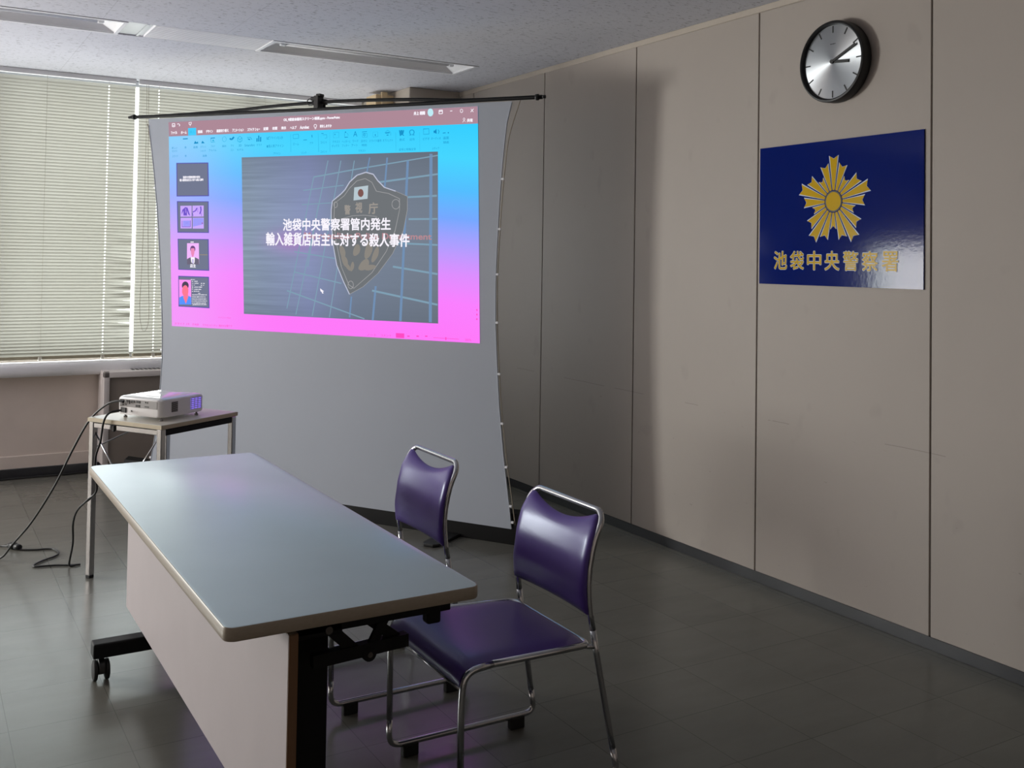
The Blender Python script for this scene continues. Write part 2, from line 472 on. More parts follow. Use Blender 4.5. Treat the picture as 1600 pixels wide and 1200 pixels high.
# right wall: steel partition panels with dark joints
bm = bmesh.new()
P0, PW = 5.0714, 0.8867
edges = [YB-0.0] + sorted(P0 + k*PW for k in range(-8, 2)) + [6.16]
box(bm, 0.012, 0.1, YB, 7.1, 0, H, mi=1)
for a, b in zip(edges[:-1], edges[1:]):
    box(bm, 0.0, 0.02, a+0.0035, b-0.0035, 0.0486, 2.5157, bev=0.0015, seg=1)
struct('wall_right', bm, [M_part, M_groove])
bm = bmesh.new(); box(bm, -0.004, 0.02, YB, 6.16, 2.5157, H, bev=0.003, seg=1); struct('trim_1', bm, M_trim)
bm = bmesh.new(); box(bm, 0.003, 0.02, YB, 6.16, 0, 0.0475, bev=0.001, seg=1); struct('baseboard_right', bm, M_base)

# corner pillar
bm = bmesh.new(); box(bm, -0.385, 0.1, 6.15, 7.2, 0.0, H, bev=0.004, seg=1); struct('wall_pillar', bm, M_trim)

# window wall
bm = bmesh.new()
box(bm, XL, -0.3, YF, YF+0.12, 0, 0.72)
box(bm, -5.2, -3.62, YF, YF+0.12, 0.72, H)
box(bm, XL, -6.4, YF, YF+0.12, 0.72, H)
box(bm, -6.4, -5.2, YF, YF+0.12, 1.62, H)
box(bm, XL, -0.3, YF-0.012, YF+0.02, 0.0, 0.135, bev=0.004, seg=1)
struct('wall_far', bm, M_wall)
bm = bmesh.new(); box(bm, XL, -0.385, YF-0.02, YF+0.02, 0, 0.058, bev=0.003, seg=1); struct('baseboard_far', bm, M_base)
bm = bmesh.new(); box(bm, -6.5, -0.386, 6.895, YF+0.1, 0.626, 0.716, bev=0.034, seg=6); struct('trim_2', bm, M_sill, smooth=40)
bm = bmesh.new(); box(bm, XL-0.1, XL, YB, YF+0.1, 0, H); struct('wall_left', bm, M_wall)
bm = bmesh.new(); box(bm, XL, 0.1, YB-0.1, YB, 0, H); struct('wall_back', bm, M_wall)

def window(name, x0, x1, z0, z1, stiles):
    bm = bmesh.new(); y0, y1 = YF+0.03, YF+0.08
    for z in (z0, z1-0.04): box(bm, x0, x1, y0, y1, z, z+0.04, bev=0.003, seg=1)
    for s in stiles: box(bm, s-0.02, s+0.02, y0, y1, z0+0.04, z1-0.04, bev=0.003, seg=1)
    f = struct(name, bm, M_alu)
    bm = bmesh.new(); box(bm, x0, x1, YF+0.052, YF+0.058, z0+0.02, z1-0.02)
    g = struct('window_pane', bm, M_glass, f)
    return f
window('window_1', -3.62, -0.39, 0.716, H, (-3.60, -2.80, -1.20, -0.41))
window('window_2', -6.4, -5.2, 0.716, 1.62, (-6.38, -5.8, -5.22))

# ---------------------------------------------------------------- venetian blinds
def blind(x0, x1, holes, cords, label, seed, bent=None, cord=None, name='venetian_blind'):
    random.seed(seed)
    t = thing(name, label, 'blind', ((x0+x1)/2, 6.958, 0.72), 0, 'venetian blinds on the far window')
    cx = (x0+x1)/2; zo = 0.72
    def L(x, y, z): return (x-cx, y-6.958, z-zo)
    zt, zb, pitch = 2.505, 0.752, 0.0203
    bm = bmesh.new(); box(bm, x0-cx, x1-cx, -0.016, 0.016, 2.515-zo, 2.545-zo, bev=0.002, seg=1); obj('headrail', bm, M_white, t)
    bm = bmesh.new(); box(bm, x0-cx, x1-cx, -0.014, 0.014, 0.728-zo, 0.750-zo, bev=0.004, seg=2); rl = obj('bottom_rail', bm, M_rail, t)
    for hx in holes + cords:
        bm = bmesh.new(); box(bm, hx-cx-0.011, hx-cx+0.011, -0.018, 0.016, 0.722-zo, 0.748-zo, bev=0.003, seg=1); obj('rail_clip', bm, M_stand, rl)
    bm = bmesh.new()
    n = int((zt-zb)/pitch)
    hw = 0.0042
    for i in range(n):
        z = zb + 0.008 + i*pitch
        tilt = math.radians(71 + random.uniform(-3, 3))
        cuts = sorted([x0+0.002, x1-0.002] + [h+s*hw for h in holes for s in (-1, 1)] + ([bent[0]+0.012] if bent else []))
        bend = 0; dz = 0
        if bent and bent[1] < z < bent[2]:
            bend = math.radians(random.uniform(-34, 22)); dz = random.uniform(-0.010, 0.007)
        elif random.random() < 0.08: dz = random.uniform(-0.002, 0.002)
        rows = []
        for x in cuts:
            col = []
            b_ = bend*max(0, (x-bent[0]))/(x1-bent[0]) if bent else 0
            d_ = dz*max(0, (x-bent[0]))/(x1-bent[0]) if bent else 0
            for s in (-1, -0.36, 0.36, 1):
                u = s*0.0147; bow = 0.0020*(1-s*s)
                a = tilt + b_
                yy = -math.cos(a)*u - math.sin(a)*bow; zz = -math.sin(a)*u*-1 + math.cos(a)*bow
                col.append(bm.verts.new(L(x, 6.958+yy, z+zz+d_)))
            rows.append(col)
        for k in range(len(cuts)-1):
            mid = (cuts[k]+cuts[k+1])/2
            isH = any(abs(mid-h) < hw*0.9 for h in holes)
            for j in range(3):
                if isH and j == 1: continue
                f = bm.faces.new((rows[k][j], rows[k+1][j], rows[k+1][j+1], rows[k][j+1])); f.smooth = True
    obj('slats', bm, M_slat, t)
    for hx in holes + cords:
        for dy in (-0.0145, 0.0145):
            bm = bmesh.new(); tube(bm, [L(hx, 6.958+dy, 0.74), L(hx, 6.958+dy, 2.52)], 0.0006, 5); obj('ladder_cord', bm, M_cord, t)
    if cord:
        bm = bmesh.new(); x = cord
        pts = [(x-0.012, 6.935, 2.515), (x-0.010, 6.932, 2.0), (x-0.016, 6.93, 1.4), (x-0.024, 6.93, 1.05), (x-0.012, 6.93, 0.93), (x+0.006, 6.93, 0.895),
               (x+0.028, 6.93, 0.93), (x+0.034, 6.93, 1.05), (x+0.020, 6.93, 1.4), (x+0.006, 6.932, 2.0), (x+0.000, 6.935, 2.515)]
        tube(bm, smooth_path([L(*p) for p in pts], 8), 0.0013, 6); obj('pull_cord', bm, M_cord, t)
    return t
blind(-3.56, -1.982, [-2.148], [-2.515, -3.35], 'cream venetian blind with some bent slats, left of the bright gap', 3, bent=(-2.135, 0.86, 1.62))
blind(-1.963, -0.40, [-1.835], [-1.12, -0.6], 'cream venetian blind with a looped pull cord, partly behind the projection screen', 5, cord=-1.905)

# ---------------------------------------------------------------- recessed ceiling lights
def ceiling_light(x0, x1, label):
    cx = (x0+x1)/2
    t = thing('ceiling_light', label, 'ceiling light', (cx, (SY0+SY1)/2, H), 0, 'recessed ceiling lights in one strip')
    h = (x1-x0)/2; w2 = (SY1-SY0)/2
    bm = bmesh.new()
    t_in, wi, hi = 0.02, w2-0.02, h-0.02
    top, wt, ht = 0.042, w2-0.060, h-0.10
    def ring(hx, hy, z): return [bm.verts.new((sx*hx, sy*hy, z)) for sx, sy in ((-1, -1), (1, -1), (1, 1), (-1, 1))]
    a, b = ring(hi, wi, 0.004), ring(ht, wt, top)
    for k in range(4): bm.faces.new((a[k], a[(k+1) % 4], b[(k+1) % 4], b[k]))
    bm.faces.new(b)
    obj('reflector', bm, M_reflector, t)
    bm = bmesh.new()
    for x, X, y, Y in ((-h, h, -w2, -wi), (-h, h, wi, w2), (-h, -hi, -wi, wi), (hi, h, -wi, wi)): box(bm, x, X, y, Y, -0.004, 0.02, bev=0.0015, seg=1)
    obj('frame', bm, M_white, t)
    bm = bmesh.new(); tube(bm, [(-ht+0.02, 0, 0.026), (ht-0.02, 0, 0.026)], 0.013, 12); obj('lamp_tube', bm, M_white, t)
    for s in (-1, 1):
        bm = bmesh.new(); box(bm, s*(ht-0.005)-0.015, s*(ht-0.005)+0.015, -0.014, 0.014, 0.012, 0.044, bev=0.003, seg=1)
        obj('lamp_socket', bm, M_white, t)
    return t
ceiling_light(-3.655, -2.33, 'recessed ceiling light trough at the left picture edge, above the left blind')
ceiling_light(-1.60, -0.35, 'recessed ceiling light trough above the projection screen')
t = thing('ceiling_panel', 'flat white ribbed panel between the two recessed ceiling lights', 'ceiling panel', (-1.965, (SY0+SY1)/2, H))
bm = bmesh.new(); box(bm, -0.235, 0.362, -0.158, 0.158, 0.0, 0.016, bev=0.002, seg=1)
for k in range(14): box(bm, -0.233, 0.360, -0.145+k*0.022, -0.143+k*0.022, -0.0012, 0.004)
obj('cover', bm, M_sill, t)
bm = bmesh.new(); box(bm, -0.362, -0.24, -0.155, 0.155, 0.006, 0.05, bev=0.002, seg=1); box(bm, -0.275, -0.262, -0.15, 0.15, 0.0, 0.012); obj('filler_plate', bm, M_alu, t)

# ---------------------------------------------------------------- wall clock
t = thing('wall_clock', 'round wall clock with black rim and brushed silver dial', 'clock', (0, 2.845, 2.219))
RX = Matrix.Rotation(-PI/2, 4, 'Y')          # local +z -> -x (into the room)
bm = bmesh.new()
lathe(bm, [(0.0, 0.001), (0.158, 0.001), (0.165, 0.006), (0.166, 0.046), (0.163, 0.052), (0.157, 0.054), (0.152, 0.050), (0.150, 0.036), (0.0, 0.036)], 72, 0, RX)
obj('case', bm, M_black, t, smooth=35)
bm = bmesh.new(); lathe(bm, [(0.0, 0.0375), (0.1495, 0.0375)], 72, 0, RX); dial = obj('dial', bm, M_dial, t)
def on_dial(ang, r): return (0, -math.sin(ang)*r, math.cos(ang)*r)   # clockwise seen from the room: +right is -y
def hand(bm, ang, r0, r1, w, x):
    a = Vector(on_dial(ang, r0)); b = Vector(on_dial(ang, r1)); d = (b-a).normalized(); s = Vector((0, -d.z, d.y))*w/2
    vs = []
    for X in (x, x-0.0012):
        vs.append([bm.verts.new(p + Vector((X, 0, 0))) for p in (a+s, b+s, b-s, a-s)])
    A, B = vs
    bm.faces.new(A); bm.faces.new(B[::-1])
    for k in range(4): bm.faces.new((A[k], A[(k+1) % 4], B[(k+1) % 4], B[k]))
for k in range(12):
    bm = bmesh.new(); hand(bm, k*PI/6, 0.118, 0.146, 0.0052, -0.0378); obj('hour_mark', bm, M_ink, dial)
bm = bmesh.new()
for k, wd in enumerate((2.6, 1.8, 2.2, 2.8, 1.6, 2.4)): box(bm, -0.0384, -0.0378, 0.013-k*0.0046, 0.013-k*0.0046-wd*0.0014, 0.071, 0.0745)
obj('maker_mark', bm, M_ink, dial)
bm = bmesh.new(); hand(bm, math.radians(96), -0.008, 0.083, 0.0128, -0.041); obj('hour_hand', bm, M_ink, t)
bm = bmesh.new(); hand(bm, math.radians(66), -0.008, 0.130, 0.0100, -0.044); cyl(bm, (-0.040, 0, 0), (-1, 0, 0), 0.0085, 0.007, 20); obj('minute_hand', bm, M_ink, t)

# ---------------------------------------------------------------- police station sign
t = thing('wall_sign', 'blue sign with gold star emblem and gold characters, below the clock', 'sign', (0, 2.859, 1.608))
bm = bmesh.new(); box(bm, -0.006, -0.0005, -0.4205, 0.4205, -0.298, 0.298); obj('board', bm, M_blue, t)
EC = (0.005, 0.047); ER = 0.186
def ray_poly(ang, r0, r1, half, notch, grow=0.0):
    """one forked ray, angles clockwise from the top"""
    w0, w1 = r0*math.tan(half), r1*math.tan(half)
    pts = [(-w0*0.95, r0), (-w1-grow, r1+grow), (0, r1-notch+grow), (w1+grow, r1+grow), (w0*0.95, r0)]
    c, s = math.cos(ang), math.sin(ang)
    return [(x*c+y*s, -x*s+y*c) for x, y in pts]
def flat_poly(bm, pts, x):
    V = [bm.verts.new((x, EC[0]-px, EC[1]+py)) for px, py in pts]
    if len(V) == 5:                       # a ray: two halves that meet on its axis
        m = bm.verts.new((x, EC[0]-(pts[0][0]+pts[4][0])/2, EC[1]+(pts[0][1]+pts[4][1])/2))
        bm.faces.new((V[0], V[1], V[2], m)); bm.faces.new((m, V[2], V[3], V[4]))
    else: bm.faces.new(V)
gold, pale, dark = bmesh.new(), bmesh.new(), bmesh.new()
for k in range(20):
    a = k*PI/10; kind = k % 4
    r1 = ER*(1.0 if kind == 0 else 0.84 if kind in (1, 3) else 0.60)
    half = math.radians(6.3 if kind == 0 else 6.6 if kind in (1, 3) else 6.2)
    flat_poly(gold, ray_poly(a, ER*0.25, r1, half, ER*0.07), -0.0074)
    flat_poly(pale, ray_poly(a, ER*0.25, r1, half+math.radians(0.9), ER*0.07, 0.002), -0.0068)
def disc(bm, r, x, n=40): flat_poly(bm, [(r*math.cos(2*PI*k/n), r*math.sin(2*PI*k/n)) for k in range(n)], x)
disc(dark, ER*0.235, -0.0078); disc(gold, ER*0.205, -0.0082)
em = obj('emblem', gold, M_gold, t); obj('emblem_outline', pale, M_outline, em); obj('emblem_ring', dark, M_ink, em)
def sign_text(bm, x, spread):
    chars = '池袋中央警察署'; y0 = 3.190-2.859; y1 = 2.549-2.859; zc = 1.4135-1.608; ch = 0.076; cw = 0.074
    for i, c in enumerate(chars):
        vs, fs, asp = text_mesh(c)
        yc = y0 - cw/2 + (y1+cw/2-(y0-cw/2))*i/6
        for n, (dy, dz) in enumerate([(0, 0)] + [(spread*math.cos(k*PI/4), spread*math.sin(k*PI/4)) for k in range(8)]):
            V = [bm.verts.new((x-n*0.00001, yc+dy+cw/2-cw*u, zc-ch/2+dz+ch*v)) for u, v in vs]
            for f in fs:
                try: bm.faces.new([V[q] for q in f])
                except ValueError: pass
bm = bmesh.new(); sign_text(bm, -0.0078, 0.0011); tx = obj('lettering', bm, M_gold, t)
bm = bmesh.new(); sign_text(bm, -0.0068, 0.0030); obj('lettering_outline', bm, M_outline, tx)

# ---------------------------------------------------------------- projection screen
SA = math.atan2(-0.84, 0.543)
scr = thing('projection_screen', 'free-standing pull-up projection screen showing a presentation window', 'projection screen', (-1.071-0.495*0.5429, 4.926+0.495*0.8398, 0), SA)
RE = [(1.225, 2.187), (1.198, 2.086), (1.18, 1.927), (1.165, 1.735), (1.155, 1.512), (1.148, 1.32), (1.150, 1.097), (1.161, 0.907), (1.18, 0.655), (1.209, 0.406), (1.237, 0.221), (1.257, 0.077)]
LE = [(-1.234, 2.217), (-1.202, 2.045), (-1.169, 1.851), (-1.136, 1.619), (-1.105, 1.313), (-1.087, 1.084), (-1.077, 0.932), (-1.0745, 0.78), (-1.082, 0.628), (-1.095, 0.476), (-1.118, 0.30), (-1.155, 0.12), (-1.17, 0.077)]
def interp(E, z):
    for (x0, z0), (x1, z1) in zip(E[:-1], E[1:]):
        if z1 <= z <= z0: return x0 + (x1-x0)*(z0-z)/(z0-z1)
    return E[0][0] if z > E[0][1] else E[-1][0]
bm = bmesh.new(); rows = []
NZ, NX = 40, 24
for i in range(NZ+1):
    f_ = i/NZ; row = []
    zl, zr = 2.217+(0.077-2.217)*f_, 2.187+(0.077-2.187)*f_
    xl, xr = interp(LE, zl), interp(RE, zr)
    for y in (0.0, 0.0012):
        row.append([bm.verts.new((xl+(xr-xl)*k/NX, y, zl+(zr-zl)*k/NX)) for k in range(NX+1)])
    rows.append(row)
for i in range(NZ):
    for s in (0, 1):
        for k in range(NX):
            f = bm.faces.new((rows[i][s][k], rows[i][s][k+1], rows[i+1][s][k+1], rows[i+1][s][k]))
    for k in (0, NX): bm.faces.new((rows[i][0][k], rows[i][1][k], rows[i+1][1][k], rows[i+1][0][k]))
for i in (0, NZ):
    for k in range(NX): bm.faces.new((rows[i][0][k], rows[i][0][k+1], rows[i][1][k+1], rows[i][1][k]))
fabric = obj('fabric', bm, M_screen, scr)
# bar, bow, clip
bm = bmesh.new(); tube(bm, smooth_path([(-1.384, 0.008, 2.237), (-0.736, 0.008, 2.223), (0.017, 0.008, 2.211), (0.626, 0.008, 2.205), (1.007, 0.008, 2.205), (1.386, 0.008, 2.2)], 8), 0.0105, 12)
bar = obj('top_bar', bm, M_blackm, scr)
for sx, z in ((-1, 2.2365), (1, 2.2005)):
    bm = bmesh.new(); cyl(bm, (sx*1.352, 0.008, z), (sx, 0, 0), 0.016, 0.014, 16); cyl(bm, (sx*1.386, 0.008, z), (sx, 0, 0), 0.0085, 0.018, 12); obj('end_cap', bm, M_black, bar)
bm = bmesh.new(); tube(bm, smooth_path([(-1.30, 0.02, 2.236), (-0.664, 0.03, 2.238), (-0.31, 0.034, 2.250), (0.016, 0.036, 2.254), (0.3, 0.034, 2.249), (0.625, 0.03, 2.234), (0.933, 0.022, 2.212), (1.30, 0.02, 2.203)], 8), 0.0095, 12)
obj('support_bow', bm, M_blackm, scr)
bm = bmesh.new(); box(bm, 0.0, 0.034, 0.0, 0.05, 2.205, 2.288, bev=0.004, seg=1); box(bm, -0.03, 0.03, 0.01, 0.04, 2.262, 2.284, bev=0.004, seg=1, M=Matrix.Rotation(0.0, 4, 'Y'))
box(bm, 0.012, 0.042, 0.005, 0.045, 2.282, 2.298, bev=0.003, seg=1)
clip = obj('hanger_clip', bm, M_black, scr)
bm = bmesh.new(); tube(bm, smooth_path([(-0.01, 0.02, 2.276), (-0.048, 0.02, 2.272), (-0.056, 0.02, 2.252), (-0.04, 0.02, 2.238), (-0.01, 0.02, 2.240)], 6), 0.0028, 8); obj('hook_wire', bm, M_black, clip)
bm = bmesh.new()
for z0, z1, r in ((0.10, 0.85, 0.016), (0.85, 1.55, 0.013), (1.55, 2.27, 0.010)): tube(bm, [(0.02, 0.07, z0), (0.02, 0.07, z1)], r, 14)
box(bm, 0.004, 0.036, 0.03, 0.085, 2.245, 2.275, bev=0.003, seg=1)
obj('telescopic_pole', bm, M_blackm, scr)
# tension cords with their tabs
for E, sx in ((RE, 1), (LE, -1)):
    zs = [2.19, 2.02, 1.856, 1.671, 1.416, 1.256, 1.05, 0.86, 0.655, 0.42, 0.22, 0.10]
    offs = [0.044, 0.022, 0.016, 0.013, 0.010, 0.009, 0.009, 0.010, 0.012, 0.015, 0.018, 0.022]
    pts = [(interp(E, z)+sx*(o if sx > 0 else o*0.35), 0.004, z) for z, o in zip(zs, offs)]
    bm = bmesh.new(); tube(bm, smooth_path(pts, 5), 0.0022, 6); obj('tension_cord', bm, M_cord, scr)
    for z in (1.80, 1.55, 1.324, 1.084, 0.83, 0.587, 0.375, 0.187, 0.11):
        x = interp(E, z); bm = bmesh.new(); box(bm, min(x, x+sx*0.017), max(x, x+sx*0.017), -0.003, 0.005, z-0.006, z+0.006, bev=0.002, seg=1); obj('cord_tab', bm, M_white, scr)
    bm = bmesh.new(); tube(bm, [(interp(E, z)+sx*0.001, 0.0, z) for z in [2.18-k*0.1 for k in range(22)]], 0.0032, 6); obj('fabric_hem', bm, M_screen, scr)
# case and feet
bm = bmesh.new(); prof = [(0.004, 0.0), (0.004, 0.10), (0.014, 0.150), (0.045, 0.165), (0.085, 0.150), (0.10, 0.10), (0.10, 0.012), (0.09, 0.0)]
prism(bm, [(y, z) for y, z in prof], -1.38, 1.40, M=Matrix(((0, 0, 1, 0), (1, 0, 0, 0), (0, 1, 0, 0), (0, 0, 0, 1))), bev=0.004)
case = obj('case', bm, M_blackm, scr, smooth=40)
for fx in (-0.90, 0.92):
    bm = bmesh.new(); prism(bm, [(fx-0.04, 0.08), (fx-0.04, -0.205), (fx-0.02, -0.235), (fx+0.03, -0.235), (fx+0.05, -0.205), (fx+0.05, 0.08)], 0.001, 0.016, bev=0.004); obj('foot', bm, M_black, scr)

# --- what the projector throws on the fabric
# flat shapes of the projected window, in metres along and up the fabric
AREAS = {'IMG':[(-1.068,2.19),(1.033,2.172),(1.066,0.977),(-1.002,0.976)], 'TITLE':[(-1.068,2.19),(1.033,2.172),(1.036,2.084),(-1.062,2.104)], 'SLIDE':[(-0.498,1.961),(0.804,1.95),(0.823,1.066),(-0.456,1.068)], 'TABHI':[(-0.911,2.147),(-0.848,2.147),(-0.845,2.103),(-0.908,2.103)]}
TEXTS = [
('title_text','OS_9捜査会議用スクリーン画面.pptx - PowerPoint',[(-0.2,2.171),(0.182,2.166),(0.183,2.148),(-0.2,2.152)]),
('title_text','ファイル',[(-1.045,2.134),(-0.996,2.133),(-0.996,2.116),(-1.044,2.116)]),
('title_text','ホーム',[(-0.965,2.132),(-0.921,2.132),(-0.921,2.115),(-0.965,2.115)]),
('title_text','描画',[(-0.834,2.131),(-0.799,2.131),(-0.798,2.114),(-0.833,2.114)]),
('title_text','デザイン',[(-0.77,2.13),(-0.718,2.13),(-0.718,2.113),(-0.769,2.113)]),
('title_text','画面切り替え',[(-0.688,2.13),(-0.599,2.129),(-0.598,2.112),(-0.688,2.113)]),
('title_text','アニメーション',[(-0.57,2.128),(-0.487,2.127),(-0.487,2.111),(-0.57,2.111)]),
('title_text','スライド ショー',[(-0.459,2.127),(-0.369,2.126),(-0.368,2.109),(-0.458,2.11)]),
('title_text','記録',[(-0.342,2.127),(-0.308,2.127),(-0.308,2.11),(-0.342,2.11)]),
('title_text','校閲',[(-0.279,2.126),(-0.245,2.126),(-0.245,2.109),(-0.278,2.11)]),
('title_text','表示',[(-0.216,2.125),(-0.183,2.125),(-0.182,2.108),(-0.215,2.109)]),
('title_text','ヘルプ',[(-0.154,2.124),(-0.11,2.124),(-0.11,2.107),(-0.153,2.108)]),
('title_text','Acrobat',[(-0.085,2.123),(-0.024,2.122),(-0.023,2.106),(-0.085,2.106)]),
('title_text','何をしますか',[(0.051,2.123),(0.129,2.122),(0.13,2.106),(0.051,2.107)]),
('title_text','井上 朝陽',[(0.655,2.163),(0.723,2.163),(0.723,2.145),(0.655,2.145)]),
('title_text','共有',[(0.973,2.111),(1.005,2.111),(1.006,2.094),(0.973,2.094)]),
('tab_text','挿入',[(-0.896,2.132),(-0.858,2.131),(-0.858,2.115),(-0.896,2.115)]),
('ribbon_text','新しい',[(-1.035,2.041),(-0.993,2.04),(-0.992,2.027),(-1.035,2.028)]),
('ribbon_text','スライド',[(-1.035,2.021),(-0.992,2.021),(-0.992,2.008),(-1.034,2.009)]),
('ribbon_text','スライド',[(-1.031,1.991),(-0.985,1.99),(-0.984,1.978),(-1.031,1.978)]),
('ribbon_text','表',[(-0.935,2.041),(-0.919,2.04),(-0.919,2.027),(-0.935,2.027)]),
('ribbon_text','表',[(-0.931,1.99),(-0.917,1.989),(-0.916,1.976),(-0.93,1.977)]),
('ribbon_text','画像',[(-0.865,2.039),(-0.832,2.039),(-0.831,2.025),(-0.864,2.026)]),
('ribbon_text','スクリーン',[(-0.812,2.039),(-0.768,2.039),(-0.768,2.026),(-0.811,2.027)]),
('ribbon_text','ショット',[(-0.809,2.015),(-0.769,2.015),(-0.769,2.003),(-0.809,2.003)]),
('ribbon_text','画像',[(-0.791,1.986),(-0.76,1.986),(-0.76,1.973),(-0.791,1.973)]),
('ribbon_text','フォト',[(-0.73,2.04),(-0.699,2.04),(-0.699,2.027),(-0.73,2.028)]),
('ribbon_text','アルバム',[(-0.745,2.017),(-0.688,2.016),(-0.688,2.004),(-0.744,2.004)]),
('ribbon_text','図形',[(-0.644,2.037),(-0.614,2.037),(-0.613,2.024),(-0.644,2.025)]),
('ribbon_text','アイ',[(-0.581,2.037),(-0.558,2.037),(-0.557,2.025),(-0.581,2.025)]),
('ribbon_text','コン',[(-0.58,2.013),(-0.557,2.012),(-0.557,2),(-0.58,2.001)]),
('ribbon_text','3D',[(-0.521,2.037),(-0.5,2.036),(-0.499,2.024),(-0.521,2.024)]),
('ribbon_text','モデル',[(-0.534,2.012),(-0.486,2.012),(-0.485,1.999),(-0.533,2)]),
('ribbon_text','SmartArt',[(-0.478,2.036),(-0.404,2.035),(-0.404,2.022),(-0.478,2.023)]),
('ribbon_text','グラフ',[(-0.391,2.035),(-0.353,2.034),(-0.353,2.022),(-0.39,2.022)]),
('ribbon_text','アドインを入手',[(-0.295,2.073),(-0.203,2.071),(-0.202,2.054),(-0.294,2.056)]),
('ribbon_text','個人用アドイン',[(-0.307,2.027),(-0.196,2.026),(-0.196,2.009),(-0.307,2.01)]),
('ribbon_text','アドイン',[(-0.267,1.982),(-0.218,1.981),(-0.217,1.968),(-0.267,1.969)]),
('ribbon_text','ズーム',[(-0.133,2.031),(-0.091,2.031),(-0.091,2.016),(-0.133,2.016)]),
('ribbon_text','リンク',[(-0.072,1.979),(-0.038,1.979),(-0.038,1.966),(-0.072,1.966)]),
('ribbon_text','アク',[(-0.016,2.031),(0.007,2.031),(0.007,2.018),(-0.016,2.018)]),
('ribbon_text','コメント',[(0.057,2.033),(0.1,2.032),(0.1,2.018),(0.058,2.019)]),
('ribbon_text','コメント',[(0.058,1.981),(0.102,1.98),(0.102,1.967),(0.058,1.968)]),
('ribbon_text','テキスト',[(0.138,2.033),(0.187,2.032),(0.187,2.018),(0.138,2.019)]),
('ribbon_text','ボックス',[(0.133,2.01),(0.182,2.01),(0.183,1.996),(0.134,1.996)]),
('ribbon_text','ヘッダーと',[(0.2,2.032),(0.256,2.031),(0.256,2.017),(0.2,2.018)]),
('ribbon_text','フッター',[(0.201,2.01),(0.248,2.009),(0.248,1.995),(0.201,1.996)]),
('ribbon_text','ワード',[(0.269,2.031),(0.307,2.031),(0.307,2.017),(0.269,2.018)]),
('ribbon_text','アート',[(0.263,2.009),(0.303,2.008),(0.303,1.994),(0.264,1.995)]),
('ribbon_text','日付と',[(0.326,2.029),(0.366,2.029),(0.366,2.015),(0.326,2.015)]),
('ribbon_text','時刻',[(0.33,2.007),(0.362,2.007),(0.362,1.993),(0.331,1.994)]),
('ribbon_text','スライド番号',[(0.377,2.028),(0.455,2.027),(0.456,2.013),(0.377,2.014)]),
('ribbon_text','オブジェクト',[(0.464,2.028),(0.527,2.027),(0.527,2.013),(0.464,2.014)]),
('ribbon_text','テキスト',[(0.309,1.978),(0.356,1.977),(0.356,1.964),(0.31,1.964)]),
('ribbon_text','数式',[(0.569,2.027),(0.601,2.027),(0.601,2.013),(0.569,2.013)]),
('ribbon_text','記号',[(0.632,2.026),(0.662,2.025),(0.663,2.013),(0.632,2.013)]),
('ribbon_text','記号と特殊文字',[(0.567,1.975),(0.67,1.974),(0.671,1.96),(0.567,1.961)]),
('ribbon_text','ビデオ',[(0.713,2.027),(0.752,2.026),(0.752,2.012),(0.713,2.012)]),
('ribbon_text','オーディオ',[(0.762,2.026),(0.82,2.025),(0.82,2.011),(0.762,2.012)]),
('ribbon_text','画面',[(0.835,2.025),(0.868,2.025),(0.868,2.011),(0.835,2.011)]),
('ribbon_text','録画',[(0.835,2.003),(0.868,2.003),(0.868,1.989),(0.835,1.989)]),
('ribbon_text','メディア',[(0.769,1.974),(0.812,1.974),(0.812,1.96),(0.77,1.96)]),
('ribbon_text','π',[(0.565,2.071),(0.596,2.07),(0.597,2.04),(0.566,2.04)]),
('ribbon_text','Ω',[(0.628,2.071),(0.66,2.07),(0.661,2.04),(0.629,2.041)]),
('ribbon_text','A',[(0.274,2.078),(0.3,2.077),(0.3,2.048),(0.274,2.049)]),
('slide_text','池袋中央警察署管内発生',[(-0.186,1.607),(0.524,1.609),(0.525,1.546),(-0.185,1.541)]),
('slide_text','輸入雑貨店店主に対する殺人事件',[(-0.304,1.531),(0.642,1.525),(0.643,1.458),(-0.302,1.459)]),
('badge_text','Metropolitan Police Department',[(-0.037,1.531),(0.776,1.526),(0.776,1.486),(-0.036,1.488)]),
('badge_text','警',[(0.227,1.679),(0.265,1.679),(0.266,1.629),(0.229,1.629)]),
('badge_text','視',[(0.299,1.693),(0.341,1.693),(0.342,1.638),(0.3,1.638)]),
('badge_text','庁',[(0.384,1.69),(0.441,1.691),(0.442,1.633),(0.385,1.631)]),
('status_text','スライド 1/9',[(-0.981,0.997),(-0.866,0.999),(-0.866,0.988),(-0.98,0.986)]),
('status_text','日本語',[(-0.84,0.999),(-0.793,0.999),(-0.792,0.987),(-0.84,0.987)]),
('status_text','アクセシビリティ: 検討が必要です',[(-0.762,0.998),(-0.539,1.001),(-0.539,0.989),(-0.762,0.985)]),
('status_text','クリックしてノートを入力',[(-0.645,1.046),(-0.553,1.046),(-0.553,1.035),(-0.645,1.036)]),
('status_text','ノート',[(0.387,0.995),(0.445,0.996),(0.445,0.983),(0.387,0.983)]),
('status_text','コメント',[(0.473,0.996),(0.54,0.997),(0.54,0.985),(0.474,0.984)]),
('status_text','20%',[(0.982,0.996),(1.018,0.996),(1.018,0.986),(0.982,0.986)]),
('thumb1_text','池袋中央警察署管内発生',[(-0.939,1.864),(-0.804,1.862),(-0.804,1.849),(-0.938,1.85)]),
('thumb1_text','輸入雑貨店店主に対する殺人事件',[(-0.963,1.848),(-0.779,1.846),(-0.778,1.832),(-0.963,1.833)]),
('thumb3_text','被害者',[(-0.867,1.477),(-0.842,1.478),(-0.842,1.47),(-0.867,1.47)]),
('thumb3_text','店主',[(-0.866,1.345),(-0.823,1.345),(-0.822,1.325),(-0.865,1.325)]),
]
